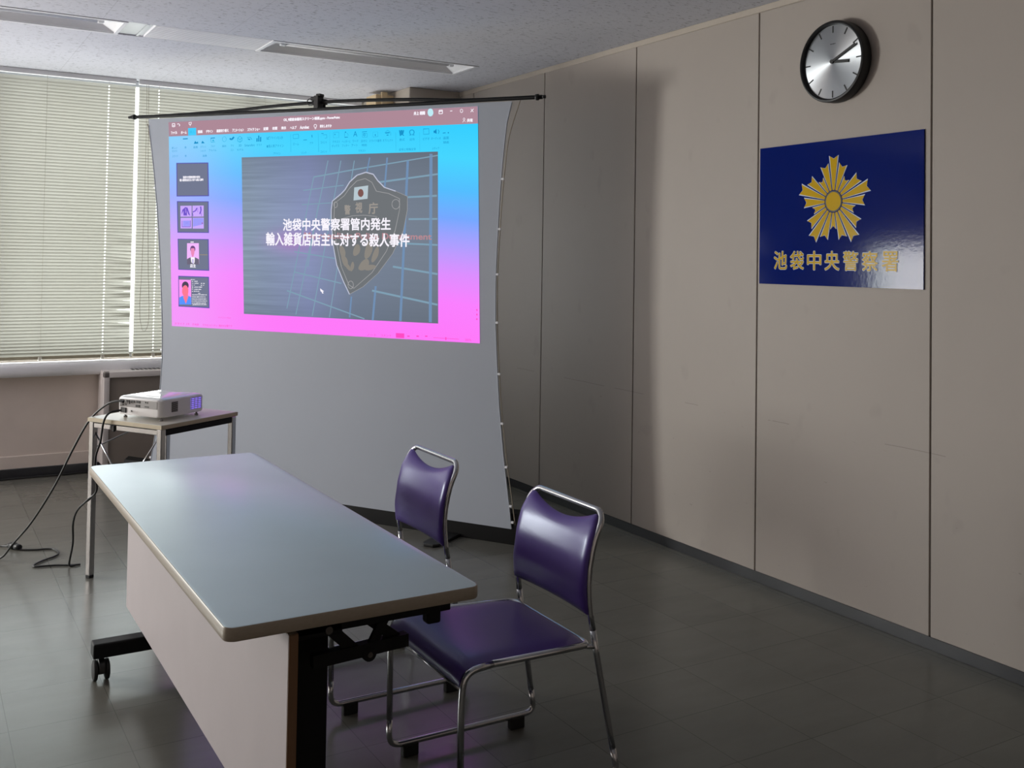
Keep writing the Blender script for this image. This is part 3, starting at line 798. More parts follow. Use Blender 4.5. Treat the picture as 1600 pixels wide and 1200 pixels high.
SHAPES = [
('window_icons','pale',[[(0.773,2.154),(0.773,2.148),(0.771,2.143),(0.768,2.139),(0.765,2.136),(0.76,2.135),(0.756,2.134),(0.751,2.135),(0.747,2.137),(0.743,2.141),(0.741,2.145),(0.739,2.15),(0.738,2.155),(0.739,2.161),(0.74,2.166),(0.743,2.17),(0.746,2.173),(0.751,2.174),(0.755,2.175),(0.76,2.174),(0.764,2.172),(0.768,2.168),(0.77,2.164),(0.772,2.159)]]),
('window_icons','white',[[(0.807,2.161),(0.827,2.162),(0.827,2.165),(0.807,2.165)],[(0.825,2.164),(0.826,2.145),(0.83,2.145),(0.829,2.163)],[(0.827,2.147),(0.807,2.146),(0.808,2.143),(0.828,2.143)],[(0.809,2.144),(0.809,2.163),(0.805,2.163),(0.805,2.144)],[(0.809,2.155),(0.826,2.156),(0.826,2.16),(0.808,2.16)],[(0.872,2.154),(0.886,2.154),(0.885,2.158),(0.872,2.157)],[(0.945,2.153),(0.945,2.15),(0.948,2.15),(0.948,2.152)],[(0.945,2.151),(0.944,2.148),(0.947,2.147),(0.948,2.149)],[(0.944,2.149),(0.943,2.147),(0.945,2.145),(0.947,2.147)],[(0.943,2.147),(0.941,2.146),(0.943,2.143),(0.945,2.145)],[(0.942,2.146),(0.939,2.146),(0.94,2.143),(0.942,2.143)],[(0.94,2.146),(0.938,2.146),(0.937,2.143),(0.939,2.143)],[(0.938,2.146),(0.936,2.147),(0.934,2.145),(0.936,2.144)],[(0.937,2.147),(0.935,2.149),(0.932,2.147),(0.934,2.146)],[(0.935,2.149),(0.934,2.151),(0.931,2.15),(0.932,2.148)],[(0.934,2.151),(0.934,2.154),(0.931,2.153),(0.931,2.151)],[(0.934,2.153),(0.934,2.156),(0.931,2.156),(0.931,2.154)],[(0.934,2.155),(0.935,2.158),(0.932,2.159),(0.931,2.157)],[(0.935,2.158),(0.936,2.159),(0.934,2.161),(0.932,2.159)],[(0.936,2.159),(0.938,2.16),(0.936,2.163),(0.934,2.161)],[(0.938,2.16),(0.94,2.16),(0.939,2.163),(0.937,2.163)],[(0.939,2.16),(0.941,2.16),(0.942,2.163),(0.94,2.163)],[(0.941,2.16),(0.943,2.159),(0.945,2.161),(0.943,2.162)],[(0.942,2.159),(0.944,2.157),(0.947,2.159),(0.945,2.16)],[(0.944,2.157),(0.945,2.155),(0.948,2.156),(0.947,2.158)],[(0.945,2.155),(0.945,2.152),(0.948,2.153),(0.948,2.155)],[(0.994,2.143),(1.011,2.159),(1.008,2.161),(0.992,2.146)],[(0.993,2.16),(1.007,2.143),(1.01,2.144),(0.995,2.161)],[(0.959,2.11),(0.959,2.107),(0.961,2.106),(0.962,2.109)],[(0.959,2.107),(0.957,2.106),(0.959,2.104),(0.961,2.106)],[(0.958,2.106),(0.955,2.105),(0.956,2.103),(0.959,2.104)],[(0.956,2.105),(0.953,2.106),(0.952,2.104),(0.955,2.103)],[(0.954,2.106),(0.952,2.108),(0.95,2.107),(0.952,2.104)],[(0.952,2.107),(0.951,2.11),(0.949,2.11),(0.95,2.107)],[(0.951,2.11),(0.952,2.113),(0.95,2.113),(0.949,2.11)],[(0.952,2.112),(0.954,2.114),(0.952,2.116),(0.95,2.114)],[(0.953,2.114),(0.956,2.114),(0.955,2.117),(0.952,2.116)],[(0.955,2.115),(0.958,2.114),(0.958,2.116),(0.956,2.117)],[(0.957,2.114),(0.959,2.112),(0.961,2.113),(0.959,2.115)],[(0.959,2.112),(0.959,2.109),(0.962,2.11),(0.961,2.113)],[(0.948,2.093),(0.957,2.102),(0.955,2.103),(0.946,2.095)],[(0.955,2.102),(0.965,2.094),(0.966,2.095),(0.956,2.103)],[(-1.036,2.178),(-1.016,2.178),(-1.017,2.182),(-1.037,2.182)],[(-1.019,2.18),(-1.018,2.161),(-1.012,2.161),(-1.014,2.18)],[(-1.016,2.163),(-1.035,2.163),(-1.034,2.159),(-1.015,2.159)],[(-1.032,2.161),(-1.034,2.18),(-1.039,2.18),(-1.038,2.161)],[(-1.03,2.165),(-1.02,2.166),(-1.02,2.17),(-1.031,2.17)],[(-0.996,2.173),(-0.985,2.175),(-0.987,2.179),(-0.998,2.177)],[(-0.988,2.176),(-0.977,2.169),(-0.974,2.172),(-0.985,2.179)],[(-0.978,2.171),(-0.983,2.163),(-0.978,2.161),(-0.973,2.169)],[(-0.906,2.179),(-0.884,2.18),(-0.884,2.183),(-0.907,2.182)],[(-0.906,2.179),(-0.904,2.168),(-0.9,2.168),(-0.902,2.179)],[(-0.902,2.167),(-0.886,2.167),(-0.887,2.171),(-0.902,2.17)],[(-0.884,2.169),(-0.884,2.181),(-0.888,2.181),(-0.888,2.169)],[(-0.896,2.169),(-0.896,2.159),(-0.892,2.159),(-0.892,2.169)],[(0.027,2.118),(0.026,2.114),(0.03,2.114),(0.031,2.117)],[(0.027,2.115),(0.024,2.112),(0.028,2.11),(0.03,2.113)],[(0.025,2.112),(0.021,2.111),(0.023,2.108),(0.027,2.11)],[(0.022,2.111),(0.018,2.111),(0.018,2.108),(0.022,2.108)],[(0.019,2.111),(0.015,2.113),(0.014,2.11),(0.017,2.108)],[(0.016,2.112),(0.013,2.116),(0.01,2.114),(0.013,2.111)],[(0.014,2.115),(0.013,2.119),(0.009,2.118),(0.01,2.115)],[(0.013,2.118),(0.014,2.122),(0.01,2.123),(0.009,2.119)],[(0.013,2.121),(0.016,2.124),(0.013,2.126),(0.01,2.123)],[(0.015,2.124),(0.019,2.125),(0.017,2.128),(0.013,2.127)],[(0.018,2.125),(0.022,2.125),(0.022,2.128),(0.018,2.128)],[(0.021,2.125),(0.025,2.123),(0.026,2.126),(0.023,2.128)],[(0.024,2.124),(0.027,2.121),(0.03,2.122),(0.027,2.126)],[(0.026,2.121),(0.027,2.118),(0.031,2.118),(0.03,2.122)],[(0.015,2.108),(0.016,2.102),(0.019,2.102),(0.018,2.108)],[(0.018,2.101),(0.025,2.101),(0.024,2.104),(0.017,2.103)],[(0.026,2.102),(0.026,2.109),(0.023,2.109),(0.023,2.103)]]),
('ribbon_icons','dkcyan',[[(-0.949,2.082),(-0.911,2.082),(-0.911,2.088),(-0.949,2.088)],[(-0.863,2.053),(-0.852,2.07),(-0.843,2.06),(-0.832,2.066),(-0.828,2.053)],[(-0.805,2.053),(-0.797,2.068),(-0.778,2.053)],[(-0.733,2.078),(-0.701,2.079),(-0.702,2.084),(-0.734,2.083)],[(-0.592,2.069),(-0.577,2.062),(-0.572,2.07),(-0.587,2.077)],[(-0.57,2.063),(-0.553,2.078),(-0.563,2.084),(-0.579,2.069)],[(-0.455,2.062),(-0.439,2.058),(-0.437,2.063),(-0.454,2.067)],[(-0.384,2.047),(-0.384,2.066),(-0.392,2.067),(-0.392,2.047)],[(-0.371,2.047),(-0.372,2.081),(-0.38,2.082),(-0.379,2.047)],[(-0.358,2.046),(-0.358,2.073),(-0.366,2.073),(-0.366,2.046)],[(-0.318,2.071),(-0.318,2.059),(-0.315,2.058),(-0.315,2.071)],[(-0.316,2.057),(-0.3,2.057),(-0.3,2.059),(-0.316,2.06)],[(-0.309,2.062),(-0.297,2.072),(-0.299,2.074),(-0.312,2.064)],[(-0.316,2.024),(-0.316,2.011),(-0.309,2.011),(-0.31,2.023)],[(-0.06,2.042),(-0.035,2.042),(-0.036,2.045),(-0.06,2.045)],[(-0.005,2.07),(-0.003,2.056),(0.002,2.056),(-0.001,2.07)],[(0.062,2.073),(0.077,2.073),(0.076,2.076),(0.061,2.076)],[(0.156,2.066),(0.155,2.063),(0.153,2.062),(0.15,2.064),(0.149,2.066),(0.15,2.068),(0.153,2.069),(0.155,2.068)],[(0.217,2.045),(0.239,2.046),(0.239,2.049),(0.217,2.049)],[(0.227,2.075),(0.226,2.072),(0.223,2.071),(0.22,2.072),(0.218,2.075),(0.22,2.078),(0.223,2.079),(0.226,2.077)],[(0.331,2.07),(0.362,2.071),(0.362,2.074),(0.33,2.073)],[(0.35,2.055),(0.348,2.052),(0.351,2.051),(0.352,2.054)],[(0.349,2.052),(0.346,2.05),(0.348,2.048),(0.351,2.05)],[(0.347,2.05),(0.344,2.051),(0.344,2.048),(0.347,2.048)],[(0.344,2.05),(0.342,2.053),(0.34,2.051),(0.343,2.049)],[(0.342,2.052),(0.341,2.056),(0.338,2.055),(0.339,2.051)],[(0.341,2.055),(0.342,2.058),(0.339,2.059),(0.338,2.056)],[(0.341,2.058),(0.344,2.06),(0.342,2.062),(0.339,2.06)],[(0.343,2.06),(0.347,2.06),(0.347,2.062),(0.343,2.062)],[(0.346,2.06),(0.349,2.058),(0.351,2.059),(0.348,2.062)],[(0.348,2.058),(0.35,2.055),(0.352,2.055),(0.351,2.059)],[(0.413,2.056),(0.414,2.047),(0.419,2.047),(0.418,2.056)],[(0.48,2.057),(0.506,2.058),(0.506,2.063),(0.479,2.062)],[(0.488,2.045),(0.5,2.046),(0.499,2.05),(0.488,2.05)],[(0.713,2.069),(0.749,2.07),(0.748,2.072),(0.713,2.072)],[(0.715,2.041),(0.75,2.042),(0.75,2.044),(0.715,2.043)],[(0.776,2.059),(0.784,2.059),(0.793,2.068),(0.795,2.041),(0.785,2.047),(0.777,2.047)],[(0.801,2.063),(0.808,2.053),(0.811,2.054),(0.804,2.064)],[(0.808,2.054),(0.803,2.042),(0.806,2.041),(0.811,2.053)],[(0.831,2.042),(0.848,2.043),(0.848,2.047),(0.831,2.046)],[(0.868,2.044),(0.867,2.042),(0.864,2.041),(0.861,2.042),(0.86,2.045),(0.861,2.047),(0.864,2.048),(0.867,2.047)]]),
('ribbon_icons','cyan2',[[(-0.734,2.078),(-0.731,2.057),(-0.728,2.057),(-0.73,2.078)],[(-0.729,2.055),(-0.699,2.056),(-0.699,2.059),(-0.73,2.058)],[(-0.707,2.066),(-0.708,2.063),(-0.711,2.062),(-0.716,2.062),(-0.719,2.064),(-0.721,2.067),(-0.719,2.07),(-0.716,2.072),(-0.712,2.071),(-0.708,2.069)],[(-0.616,2.071),(-0.617,2.064),(-0.615,2.064),(-0.614,2.07)],[(-0.617,2.065),(-0.621,2.06),(-0.619,2.059),(-0.615,2.064)],[(-0.621,2.06),(-0.627,2.058),(-0.625,2.056),(-0.619,2.059)],[(-0.626,2.058),(-0.633,2.058),(-0.633,2.056),(-0.626,2.056)],[(-0.632,2.058),(-0.638,2.061),(-0.64,2.059),(-0.633,2.056)],[(-0.638,2.061),(-0.642,2.066),(-0.644,2.065),(-0.64,2.06)],[(-0.642,2.066),(-0.644,2.072),(-0.646,2.071),(-0.645,2.065)],[(-0.644,2.071),(-0.642,2.078),(-0.645,2.078),(-0.646,2.072)],[(-0.643,2.077),(-0.639,2.082),(-0.641,2.083),(-0.645,2.078)],[(-0.639,2.082),(-0.633,2.084),(-0.634,2.086),(-0.64,2.083)],[(-0.634,2.084),(-0.627,2.084),(-0.627,2.086),(-0.634,2.086)],[(-0.627,2.084),(-0.621,2.081),(-0.62,2.083),(-0.626,2.086)],[(-0.622,2.081),(-0.617,2.076),(-0.615,2.077),(-0.62,2.082)],[(-0.618,2.077),(-0.616,2.07),(-0.614,2.071),(-0.615,2.077)],[(-0.529,2.071),(-0.513,2.082),(-0.516,2.084),(-0.532,2.074)],[(-0.516,2.082),(-0.499,2.072),(-0.497,2.075),(-0.514,2.084)],[(-0.5,2.074),(-0.5,2.056),(-0.496,2.056),(-0.496,2.074)],[(-0.499,2.058),(-0.514,2.05),(-0.511,2.047),(-0.496,2.055)],[(-0.511,2.05),(-0.528,2.057),(-0.53,2.054),(-0.513,2.047)],[(-0.527,2.055),(-0.528,2.072),(-0.532,2.072),(-0.531,2.055)],[(-0.531,2.071),(-0.513,2.063),(-0.512,2.066),(-0.53,2.073)],[(-0.512,2.063),(-0.497,2.072),(-0.499,2.075),(-0.514,2.066)],[(-0.514,2.064),(-0.514,2.048),(-0.511,2.048),(-0.511,2.064)],[(-0.46,2.071),(-0.435,2.072),(-0.436,2.075),(-0.461,2.075)],[(-0.438,2.073),(-0.428,2.059),(-0.423,2.061),(-0.434,2.075)],[(-0.132,2.075),(-0.095,2.076),(-0.095,2.079),(-0.132,2.078)],[(-0.097,2.077),(-0.094,2.055),(-0.091,2.055),(-0.093,2.077)],[(-0.093,2.056),(-0.13,2.055),(-0.13,2.052),(-0.093,2.053)],[(-0.129,2.054),(-0.131,2.076),(-0.134,2.076),(-0.132,2.054)],[(0.071,2.065),(0.098,2.065),(0.098,2.068),(0.07,2.068)],[(0.096,2.067),(0.098,2.048),(0.101,2.048),(0.099,2.067)],[(0.1,2.049),(0.085,2.049),(0.085,2.046),(0.1,2.047)],[(-0.151,2.08),(-0.146,1.98),(-0.144,1.98),(-0.149,2.08)],[(0.042,2.072),(0.046,1.973),(0.048,1.973),(0.043,2.072)],[(0.142,2.076),(0.178,2.077),(0.178,2.079),(0.142,2.078)],[(0.177,2.078),(0.179,2.047),(0.181,2.047),(0.179,2.078)],[(0.18,2.048),(0.144,2.047),(0.144,2.046),(0.18,2.047)],[(0.145,2.046),(0.143,2.077),(0.141,2.077),(0.143,2.046)],[(0.214,2.071),(0.217,2.046),(0.22,2.046),(0.217,2.071)],[(0.23,2.068),(0.239,2.063),(0.241,2.065),(0.231,2.07)],[(0.239,2.064),(0.239,2.055),(0.242,2.055),(0.241,2.064)],[(0.332,2.062),(0.362,2.062),(0.362,2.065),(0.332,2.064)],[(0.361,2.063),(0.363,2.042),(0.366,2.042),(0.364,2.063)],[(0.364,2.043),(0.334,2.043),(0.334,2.041),(0.364,2.041)],[(0.335,2.042),(0.333,2.063),(0.331,2.063),(0.333,2.042)],[(0.4,2.067),(0.431,2.068),(0.431,2.069),(0.4,2.068)],[(0.43,2.068),(0.432,2.042),(0.434,2.042),(0.432,2.068)],[(0.433,2.043),(0.402,2.042),(0.402,2.04),(0.433,2.041)],[(0.403,2.041),(0.4,2.067),(0.399,2.067),(0.401,2.041)],[(0.476,2.059),(0.494,2.073),(0.492,2.075),(0.474,2.061)],[(0.492,2.073),(0.512,2.06),(0.514,2.062),(0.494,2.075)],[(0.512,2.061),(0.512,2.045),(0.515,2.045),(0.514,2.061)],[(0.713,2.07),(0.715,2.042),(0.718,2.042),(0.716,2.07)],[(0.745,2.071),(0.747,2.043),(0.751,2.043),(0.749,2.071)],[(0.039,2.082),(0.044,1.975),(0.045,1.975),(0.04,2.081)],[(0.117,2.078),(0.121,1.972),(0.123,1.972),(0.118,2.078)],[(0.543,2.06),(0.548,1.958),(0.549,1.958),(0.545,2.06)],[(0.691,2.054),(0.695,1.953),(0.696,1.953),(0.692,2.054)]]),
('slide_grid','grid',[[(0.107,1.925),(-0.09,1.079),(-0.084,1.078),(0.113,1.924)],[(0.193,1.922),(0.022,1.075),(0.028,1.074),(0.199,1.921)],[(0.281,1.919),(0.137,1.071),(0.143,1.071),(0.287,1.919)],[(0.013,1.837),(-0.153,1.11),(-0.147,1.109),(0.019,1.836)],[(0.047,1.68),(-0.015,1.344),(-0.009,1.343),(0.053,1.679)],[(0.017,1.833),(0.284,1.867),(0.283,1.874),(0.015,1.84)],[(0.284,1.867),(0.804,1.927),(0.803,1.933),(0.283,1.874)],[(-0.053,1.761),(0.217,1.785),(0.216,1.79),(-0.054,1.767)],[(0.449,1.794),(0.806,1.829),(0.804,1.838),(0.447,1.804)],[(-0.062,1.683),(0.15,1.691),(0.15,1.696),(-0.062,1.688)],[(0.627,1.712),(0.803,1.717),(0.803,1.727),(0.626,1.722)],[(0.634,1.597),(0.808,1.598),(0.808,1.607),(0.634,1.607)],[(0.511,1.473),(0.811,1.464),(0.811,1.473),(0.512,1.483)],[(-0.107,1.422),(0.167,1.388),(0.168,1.394),(-0.106,1.428)],[(0.541,1.348),(0.813,1.314),(0.815,1.324),(0.543,1.358)],[(-0.105,1.31),(0.214,1.254),(0.216,1.26),(-0.103,1.316)],[(0.412,1.219),(0.816,1.157),(0.818,1.167),(0.415,1.229)],[(-0.154,1.205),(0.368,1.069),(0.37,1.075),(-0.151,1.212)]]),
('slide_grid','gridb',[[(0.379,1.933),(0.362,1.853),(0.37,1.852),(0.387,1.931)],[(0.489,1.929),(0.476,1.771),(0.487,1.77),(0.499,1.928)],[(0.615,1.909),(0.587,1.069),(0.602,1.069),(0.63,1.908)],[(0.754,1.94),(0.767,1.071),(0.785,1.071),(0.772,1.939)],[(0.43,1.248),(0.415,1.066),(0.428,1.066),(0.443,1.248)],[(0.277,1.188),(0.268,1.076),(0.278,1.076),(0.287,1.188)]]),
('badge','badgeface',[[(0.145,1.702),(0.203,1.742),(0.227,1.763),(0.256,1.803),(0.303,1.84),(0.361,1.854),(0.409,1.842),(0.438,1.807),(0.482,1.77),(0.552,1.749),(0.624,1.721),(0.625,1.651),(0.603,1.541),(0.541,1.423),(0.449,1.316),(0.356,1.242),(0.27,1.2),(0.229,1.267),(0.183,1.355),(0.155,1.468),(0.141,1.59),(0.139,1.655)]]),
('badge','badgeedge',[[(0.147,1.7),(0.205,1.739),(0.201,1.744),(0.143,1.704)],[(0.206,1.74),(0.23,1.761),(0.225,1.765),(0.201,1.744)],[(0.23,1.761),(0.259,1.801),(0.253,1.804),(0.224,1.764)],[(0.258,1.801),(0.306,1.837),(0.301,1.842),(0.253,1.805)],[(0.305,1.837),(0.362,1.851),(0.36,1.857),(0.302,1.842)],[(0.36,1.851),(0.408,1.839),(0.41,1.845),(0.362,1.857)],[(0.406,1.84),(0.436,1.805),(0.441,1.808),(0.412,1.843)],[(0.436,1.805),(0.479,1.768),(0.484,1.772),(0.441,1.809)],[(0.481,1.768),(0.551,1.747),(0.553,1.752),(0.483,1.773)],[(0.273,1.201),(0.232,1.268),(0.227,1.266),(0.267,1.199)],[(0.232,1.268),(0.186,1.356),(0.18,1.354),(0.227,1.266)],[(0.186,1.355),(0.158,1.468),(0.153,1.467),(0.18,1.354)],[(0.158,1.468),(0.144,1.59),(0.138,1.589),(0.152,1.468)],[(0.144,1.59),(0.142,1.655),(0.136,1.655),(0.138,1.59)],[(0.142,1.654),(0.148,1.701),(0.142,1.702),(0.136,1.655)]]),
('badge','badgeline',[[(0.552,1.748),(0.624,1.72),(0.625,1.722),(0.553,1.75)],[(0.623,1.721),(0.624,1.651),(0.627,1.651),(0.625,1.721)],[(0.624,1.651),(0.602,1.541),(0.604,1.541),(0.627,1.65)],[(0.602,1.542),(0.539,1.424),(0.542,1.423),(0.604,1.541)],[(0.54,1.424),(0.448,1.316),(0.451,1.315),(0.542,1.423)],[(0.448,1.316),(0.355,1.243),(0.357,1.241),(0.45,1.315)],[(0.355,1.243),(0.269,1.201),(0.271,1.199),(0.356,1.241)],[(0.161,1.69),(0.224,1.729),(0.222,1.732),(0.159,1.692)],[(0.225,1.73),(0.258,1.77),(0.255,1.771),(0.222,1.732)],[(0.258,1.769),(0.306,1.809),(0.303,1.811),(0.255,1.772)],[(0.305,1.808),(0.357,1.819),(0.356,1.822),(0.304,1.811)],[(0.356,1.819),(0.4,1.798),(0.401,1.801),(0.358,1.822)],[(0.399,1.799),(0.428,1.751),(0.432,1.752),(0.402,1.8)],[(0.43,1.75),(0.505,1.737),(0.506,1.74),(0.43,1.753)],[(0.505,1.737),(0.576,1.708),(0.577,1.711),(0.507,1.74)],[(0.574,1.71),(0.576,1.651),(0.579,1.651),(0.578,1.71)],[(0.576,1.651),(0.55,1.541),(0.554,1.541),(0.579,1.651)],[(0.55,1.542),(0.497,1.431),(0.5,1.43),(0.554,1.54)],[(0.497,1.432),(0.41,1.32),(0.413,1.318),(0.5,1.43)],[(0.41,1.32),(0.297,1.234),(0.299,1.232),(0.413,1.318)],[(0.299,1.234),(0.265,1.253),(0.263,1.25),(0.297,1.231)],[(0.266,1.252),(0.214,1.348),(0.211,1.347),(0.262,1.251)],[(0.215,1.348),(0.179,1.476),(0.175,1.476),(0.211,1.347)],[(0.179,1.476),(0.16,1.59),(0.155,1.589),(0.175,1.476)],[(0.16,1.589),(0.162,1.691),(0.158,1.691),(0.155,1.59)],[(0.576,1.681),(0.575,1.673),(0.579,1.673),(0.58,1.681)],[(0.575,1.674),(0.572,1.667),(0.575,1.665),(0.579,1.672)],[(0.572,1.667),(0.567,1.661),(0.57,1.659),(0.575,1.665)],[(0.567,1.662),(0.561,1.658),(0.563,1.656),(0.569,1.659)],[(0.561,1.659),(0.554,1.657),(0.555,1.654),(0.562,1.655)],[(0.555,1.657),(0.547,1.659),(0.546,1.655),(0.554,1.654)],[(0.548,1.658),(0.541,1.662),(0.539,1.659),(0.546,1.656)],[(0.541,1.662),(0.536,1.667),(0.533,1.665),(0.538,1.66)],[(0.536,1.667),(0.533,1.674),(0.529,1.673),(0.533,1.666)],[(0.533,1.674),(0.531,1.681),(0.528,1.681),(0.529,1.673)],[(0.531,1.681),(0.532,1.689),(0.529,1.689),(0.528,1.681)],[(0.532,1.688),(0.536,1.695),(0.532,1.697),(0.529,1.69)],[(0.535,1.695),(0.54,1.7),(0.538,1.702),(0.532,1.697)],[(0.54,1.7),(0.547,1.704),(0.545,1.706),(0.538,1.703)],[(0.546,1.703),(0.554,1.705),(0.553,1.708),(0.545,1.706)],[(0.553,1.705),(0.56,1.703),(0.561,1.706),(0.553,1.708)],[(0.56,1.704),(0.567,1.7),(0.568,1.702),(0.562,1.706)],[(0.566,1.7),(0.572,1.694),(0.574,1.696),(0.569,1.702)],[(0.571,1.695),(0.575,1.688),(0.578,1.689),(0.575,1.696)],[(0.575,1.688),(0.576,1.681),(0.58,1.681),(0.578,1.689)],[(0.177,1.683),(0.176,1.676),(0.18,1.675),(0.181,1.682)],[(0.176,1.676),(0.173,1.671),(0.177,1.669),(0.18,1.675)],[(0.174,1.671),(0.169,1.668),(0.171,1.666),(0.176,1.669)],[(0.17,1.669),(0.165,1.669),(0.165,1.665),(0.17,1.665)],[(0.166,1.668),(0.161,1.671),(0.159,1.669),(0.164,1.666)],[(0.162,1.671),(0.158,1.677),(0.155,1.675),(0.158,1.669)],[(0.159,1.676),(0.157,1.683),(0.153,1.683),(0.155,1.676)],[(0.157,1.683),(0.158,1.69),(0.154,1.69),(0.153,1.683)],[(0.158,1.689),(0.161,1.695),(0.158,1.696),(0.154,1.691)],[(0.161,1.694),(0.165,1.697),(0.163,1.7),(0.158,1.697)],[(0.164,1.697),(0.169,1.697),(0.169,1.7),(0.164,1.7)],[(0.168,1.697),(0.173,1.694),(0.175,1.697),(0.171,1.7)],[(0.172,1.695),(0.176,1.689),(0.179,1.69),(0.176,1.696)],[(0.176,1.69),(0.177,1.683),(0.181,1.683),(0.18,1.69)],[(0.292,1.251),(0.291,1.243),(0.295,1.243),(0.296,1.251)],[(0.291,1.244),(0.287,1.237),(0.291,1.236),(0.295,1.242)],[(0.288,1.237),(0.282,1.233),(0.285,1.23),(0.291,1.235)],[(0.283,1.233),(0.276,1.231),(0.278,1.228),(0.284,1.23)],[(0.278,1.231),(0.271,1.233),(0.27,1.23),(0.277,1.228)],[(0.272,1.232),(0.266,1.237),(0.263,1.234),(0.269,1.23)],[(0.266,1.236),(0.262,1.243),(0.259,1.241),(0.263,1.235)],[(0.262,1.242),(0.261,1.25),(0.257,1.25),(0.259,1.242)],[(0.261,1.25),(0.262,1.258),(0.258,1.258),(0.257,1.25)],[(0.262,1.258),(0.266,1.264),(0.262,1.266),(0.258,1.259)],[(0.265,1.264),(0.271,1.268),(0.268,1.271),(0.262,1.266)],[(0.27,1.268),(0.277,1.27),(0.275,1.273),(0.269,1.271)],[(0.276,1.27),(0.282,1.268),(0.283,1.272),(0.277,1.273)],[(0.281,1.269),(0.287,1.264),(0.29,1.267),(0.284,1.271)],[(0.287,1.265),(0.291,1.258),(0.294,1.26),(0.29,1.266)],[(0.29,1.259),(0.292,1.251),(0.296,1.251),(0.294,1.259)],[(0.207,1.604),(0.28,1.62),(0.279,1.623),(0.206,1.607)],[(0.28,1.62),(0.357,1.623),(0.356,1.626),(0.279,1.623)],[(0.356,1.623),(0.438,1.615),(0.438,1.618),(0.357,1.626)]]),
('badge','flag',[[(0.288,1.774),(0.378,1.783),(0.375,1.712),(0.285,1.704)]]),
('badge','flagdot',[[(0.349,1.743),(0.349,1.738),(0.347,1.732),(0.344,1.728),(0.34,1.725),(0.336,1.722),(0.331,1.722),(0.327,1.723),(0.322,1.725),(0.318,1.728),(0.315,1.733),(0.313,1.738),(0.312,1.744),(0.313,1.749),(0.315,1.755),(0.318,1.759),(0.321,1.762),(0.326,1.764),(0.33,1.765),(0.335,1.764),(0.34,1.762),(0.343,1.759),(0.346,1.754),(0.348,1.749)]]),
('badge','badgegold',[[(0.237,1.432),(0.24,1.421),(0.239,1.41),(0.237,1.4),(0.232,1.393),(0.226,1.391),(0.218,1.396),(0.21,1.408),(0.203,1.424),(0.199,1.441),(0.199,1.454),(0.202,1.462),(0.209,1.463),(0.217,1.459),(0.226,1.451),(0.233,1.442)],[(0.253,1.385),(0.256,1.375),(0.257,1.365),(0.255,1.355),(0.251,1.348),(0.245,1.346),(0.237,1.35),(0.228,1.36),(0.22,1.375),(0.214,1.39),(0.212,1.402),(0.215,1.41),(0.222,1.411),(0.23,1.408),(0.239,1.402),(0.247,1.394)],[(0.266,1.354),(0.271,1.347),(0.273,1.341),(0.275,1.334),(0.274,1.328),(0.27,1.326),(0.264,1.328),(0.256,1.334),(0.247,1.342),(0.24,1.352),(0.236,1.36),(0.236,1.366),(0.24,1.368),(0.246,1.367),(0.254,1.363),(0.261,1.359)],[(0.412,1.433),(0.406,1.42),(0.398,1.407),(0.387,1.397),(0.377,1.391),(0.368,1.392),(0.363,1.402),(0.363,1.42),(0.367,1.442),(0.375,1.464),(0.385,1.479),(0.394,1.486),(0.403,1.484),(0.409,1.474),(0.413,1.461),(0.414,1.447)],[(0.449,1.409),(0.443,1.398),(0.434,1.387),(0.425,1.378),(0.416,1.373),(0.41,1.374),(0.407,1.383),(0.41,1.399),(0.417,1.419),(0.426,1.438),(0.436,1.452),(0.444,1.458),(0.45,1.455),(0.453,1.447),(0.454,1.435),(0.453,1.422)],[(0.384,1.344),(0.374,1.337),(0.362,1.332),(0.348,1.329),(0.336,1.33),(0.327,1.335),(0.325,1.344),(0.331,1.357),(0.342,1.372),(0.356,1.384),(0.371,1.391),(0.382,1.391),(0.39,1.385),(0.393,1.375),(0.393,1.364),(0.39,1.353)],[(0.438,1.353),(0.437,1.349),(0.43,1.343),(0.418,1.337),(0.405,1.332),(0.391,1.33),(0.378,1.33),(0.369,1.333),(0.364,1.339),(0.365,1.347),(0.372,1.353),(0.383,1.358),(0.398,1.36),(0.412,1.361),(0.425,1.359),(0.434,1.357)],[(0.297,1.347),(0.295,1.339),(0.291,1.333),(0.286,1.327),(0.28,1.323),(0.276,1.324),(0.273,1.329),(0.273,1.338),(0.274,1.35),(0.278,1.362),(0.282,1.371),(0.287,1.375),(0.291,1.374),(0.295,1.369),(0.297,1.362),(0.298,1.354)],[(0.333,1.432),(0.329,1.423),(0.321,1.415),(0.312,1.409),(0.302,1.406),(0.294,1.408),(0.289,1.415),(0.289,1.427),(0.292,1.442),(0.299,1.456),(0.307,1.466),(0.316,1.47),(0.324,1.468),(0.33,1.461),(0.334,1.451),(0.335,1.441)]]),
('cursor','white',[[(0.077,1.227),(0.104,1.211),(0.094,1.209),(0.102,1.201),(0.092,1.199),(0.087,1.208),(0.08,1.211)]]),
('thumb1','thedge',[[(-0.997,1.944),(-0.747,1.939),(-0.736,1.742),(-0.988,1.744)]]),
('thumb1b','thface',[[(-0.99,1.939),(-0.753,1.934),(-0.743,1.747),(-0.982,1.749)]]),
('thumb2','thedge',[[(-0.985,1.716),(-0.738,1.712),(-0.73,1.528),(-0.974,1.529)]]),
('thumb2b','thface',[[(-0.978,1.711),(-0.744,1.708),(-0.736,1.532),(-0.968,1.534)]]),
('thumb3','thedge',[[(-0.972,1.493),(-0.731,1.492),(-0.721,1.308),(-0.961,1.31)]]),
('thumb3b','thface',[[(-0.966,1.489),(-0.737,1.488),(-0.727,1.313),(-0.956,1.314)]]),
('thumb4','thedge',[[(-0.96,1.274),(-0.722,1.273),(-0.712,1.091),(-0.952,1.093)]]),
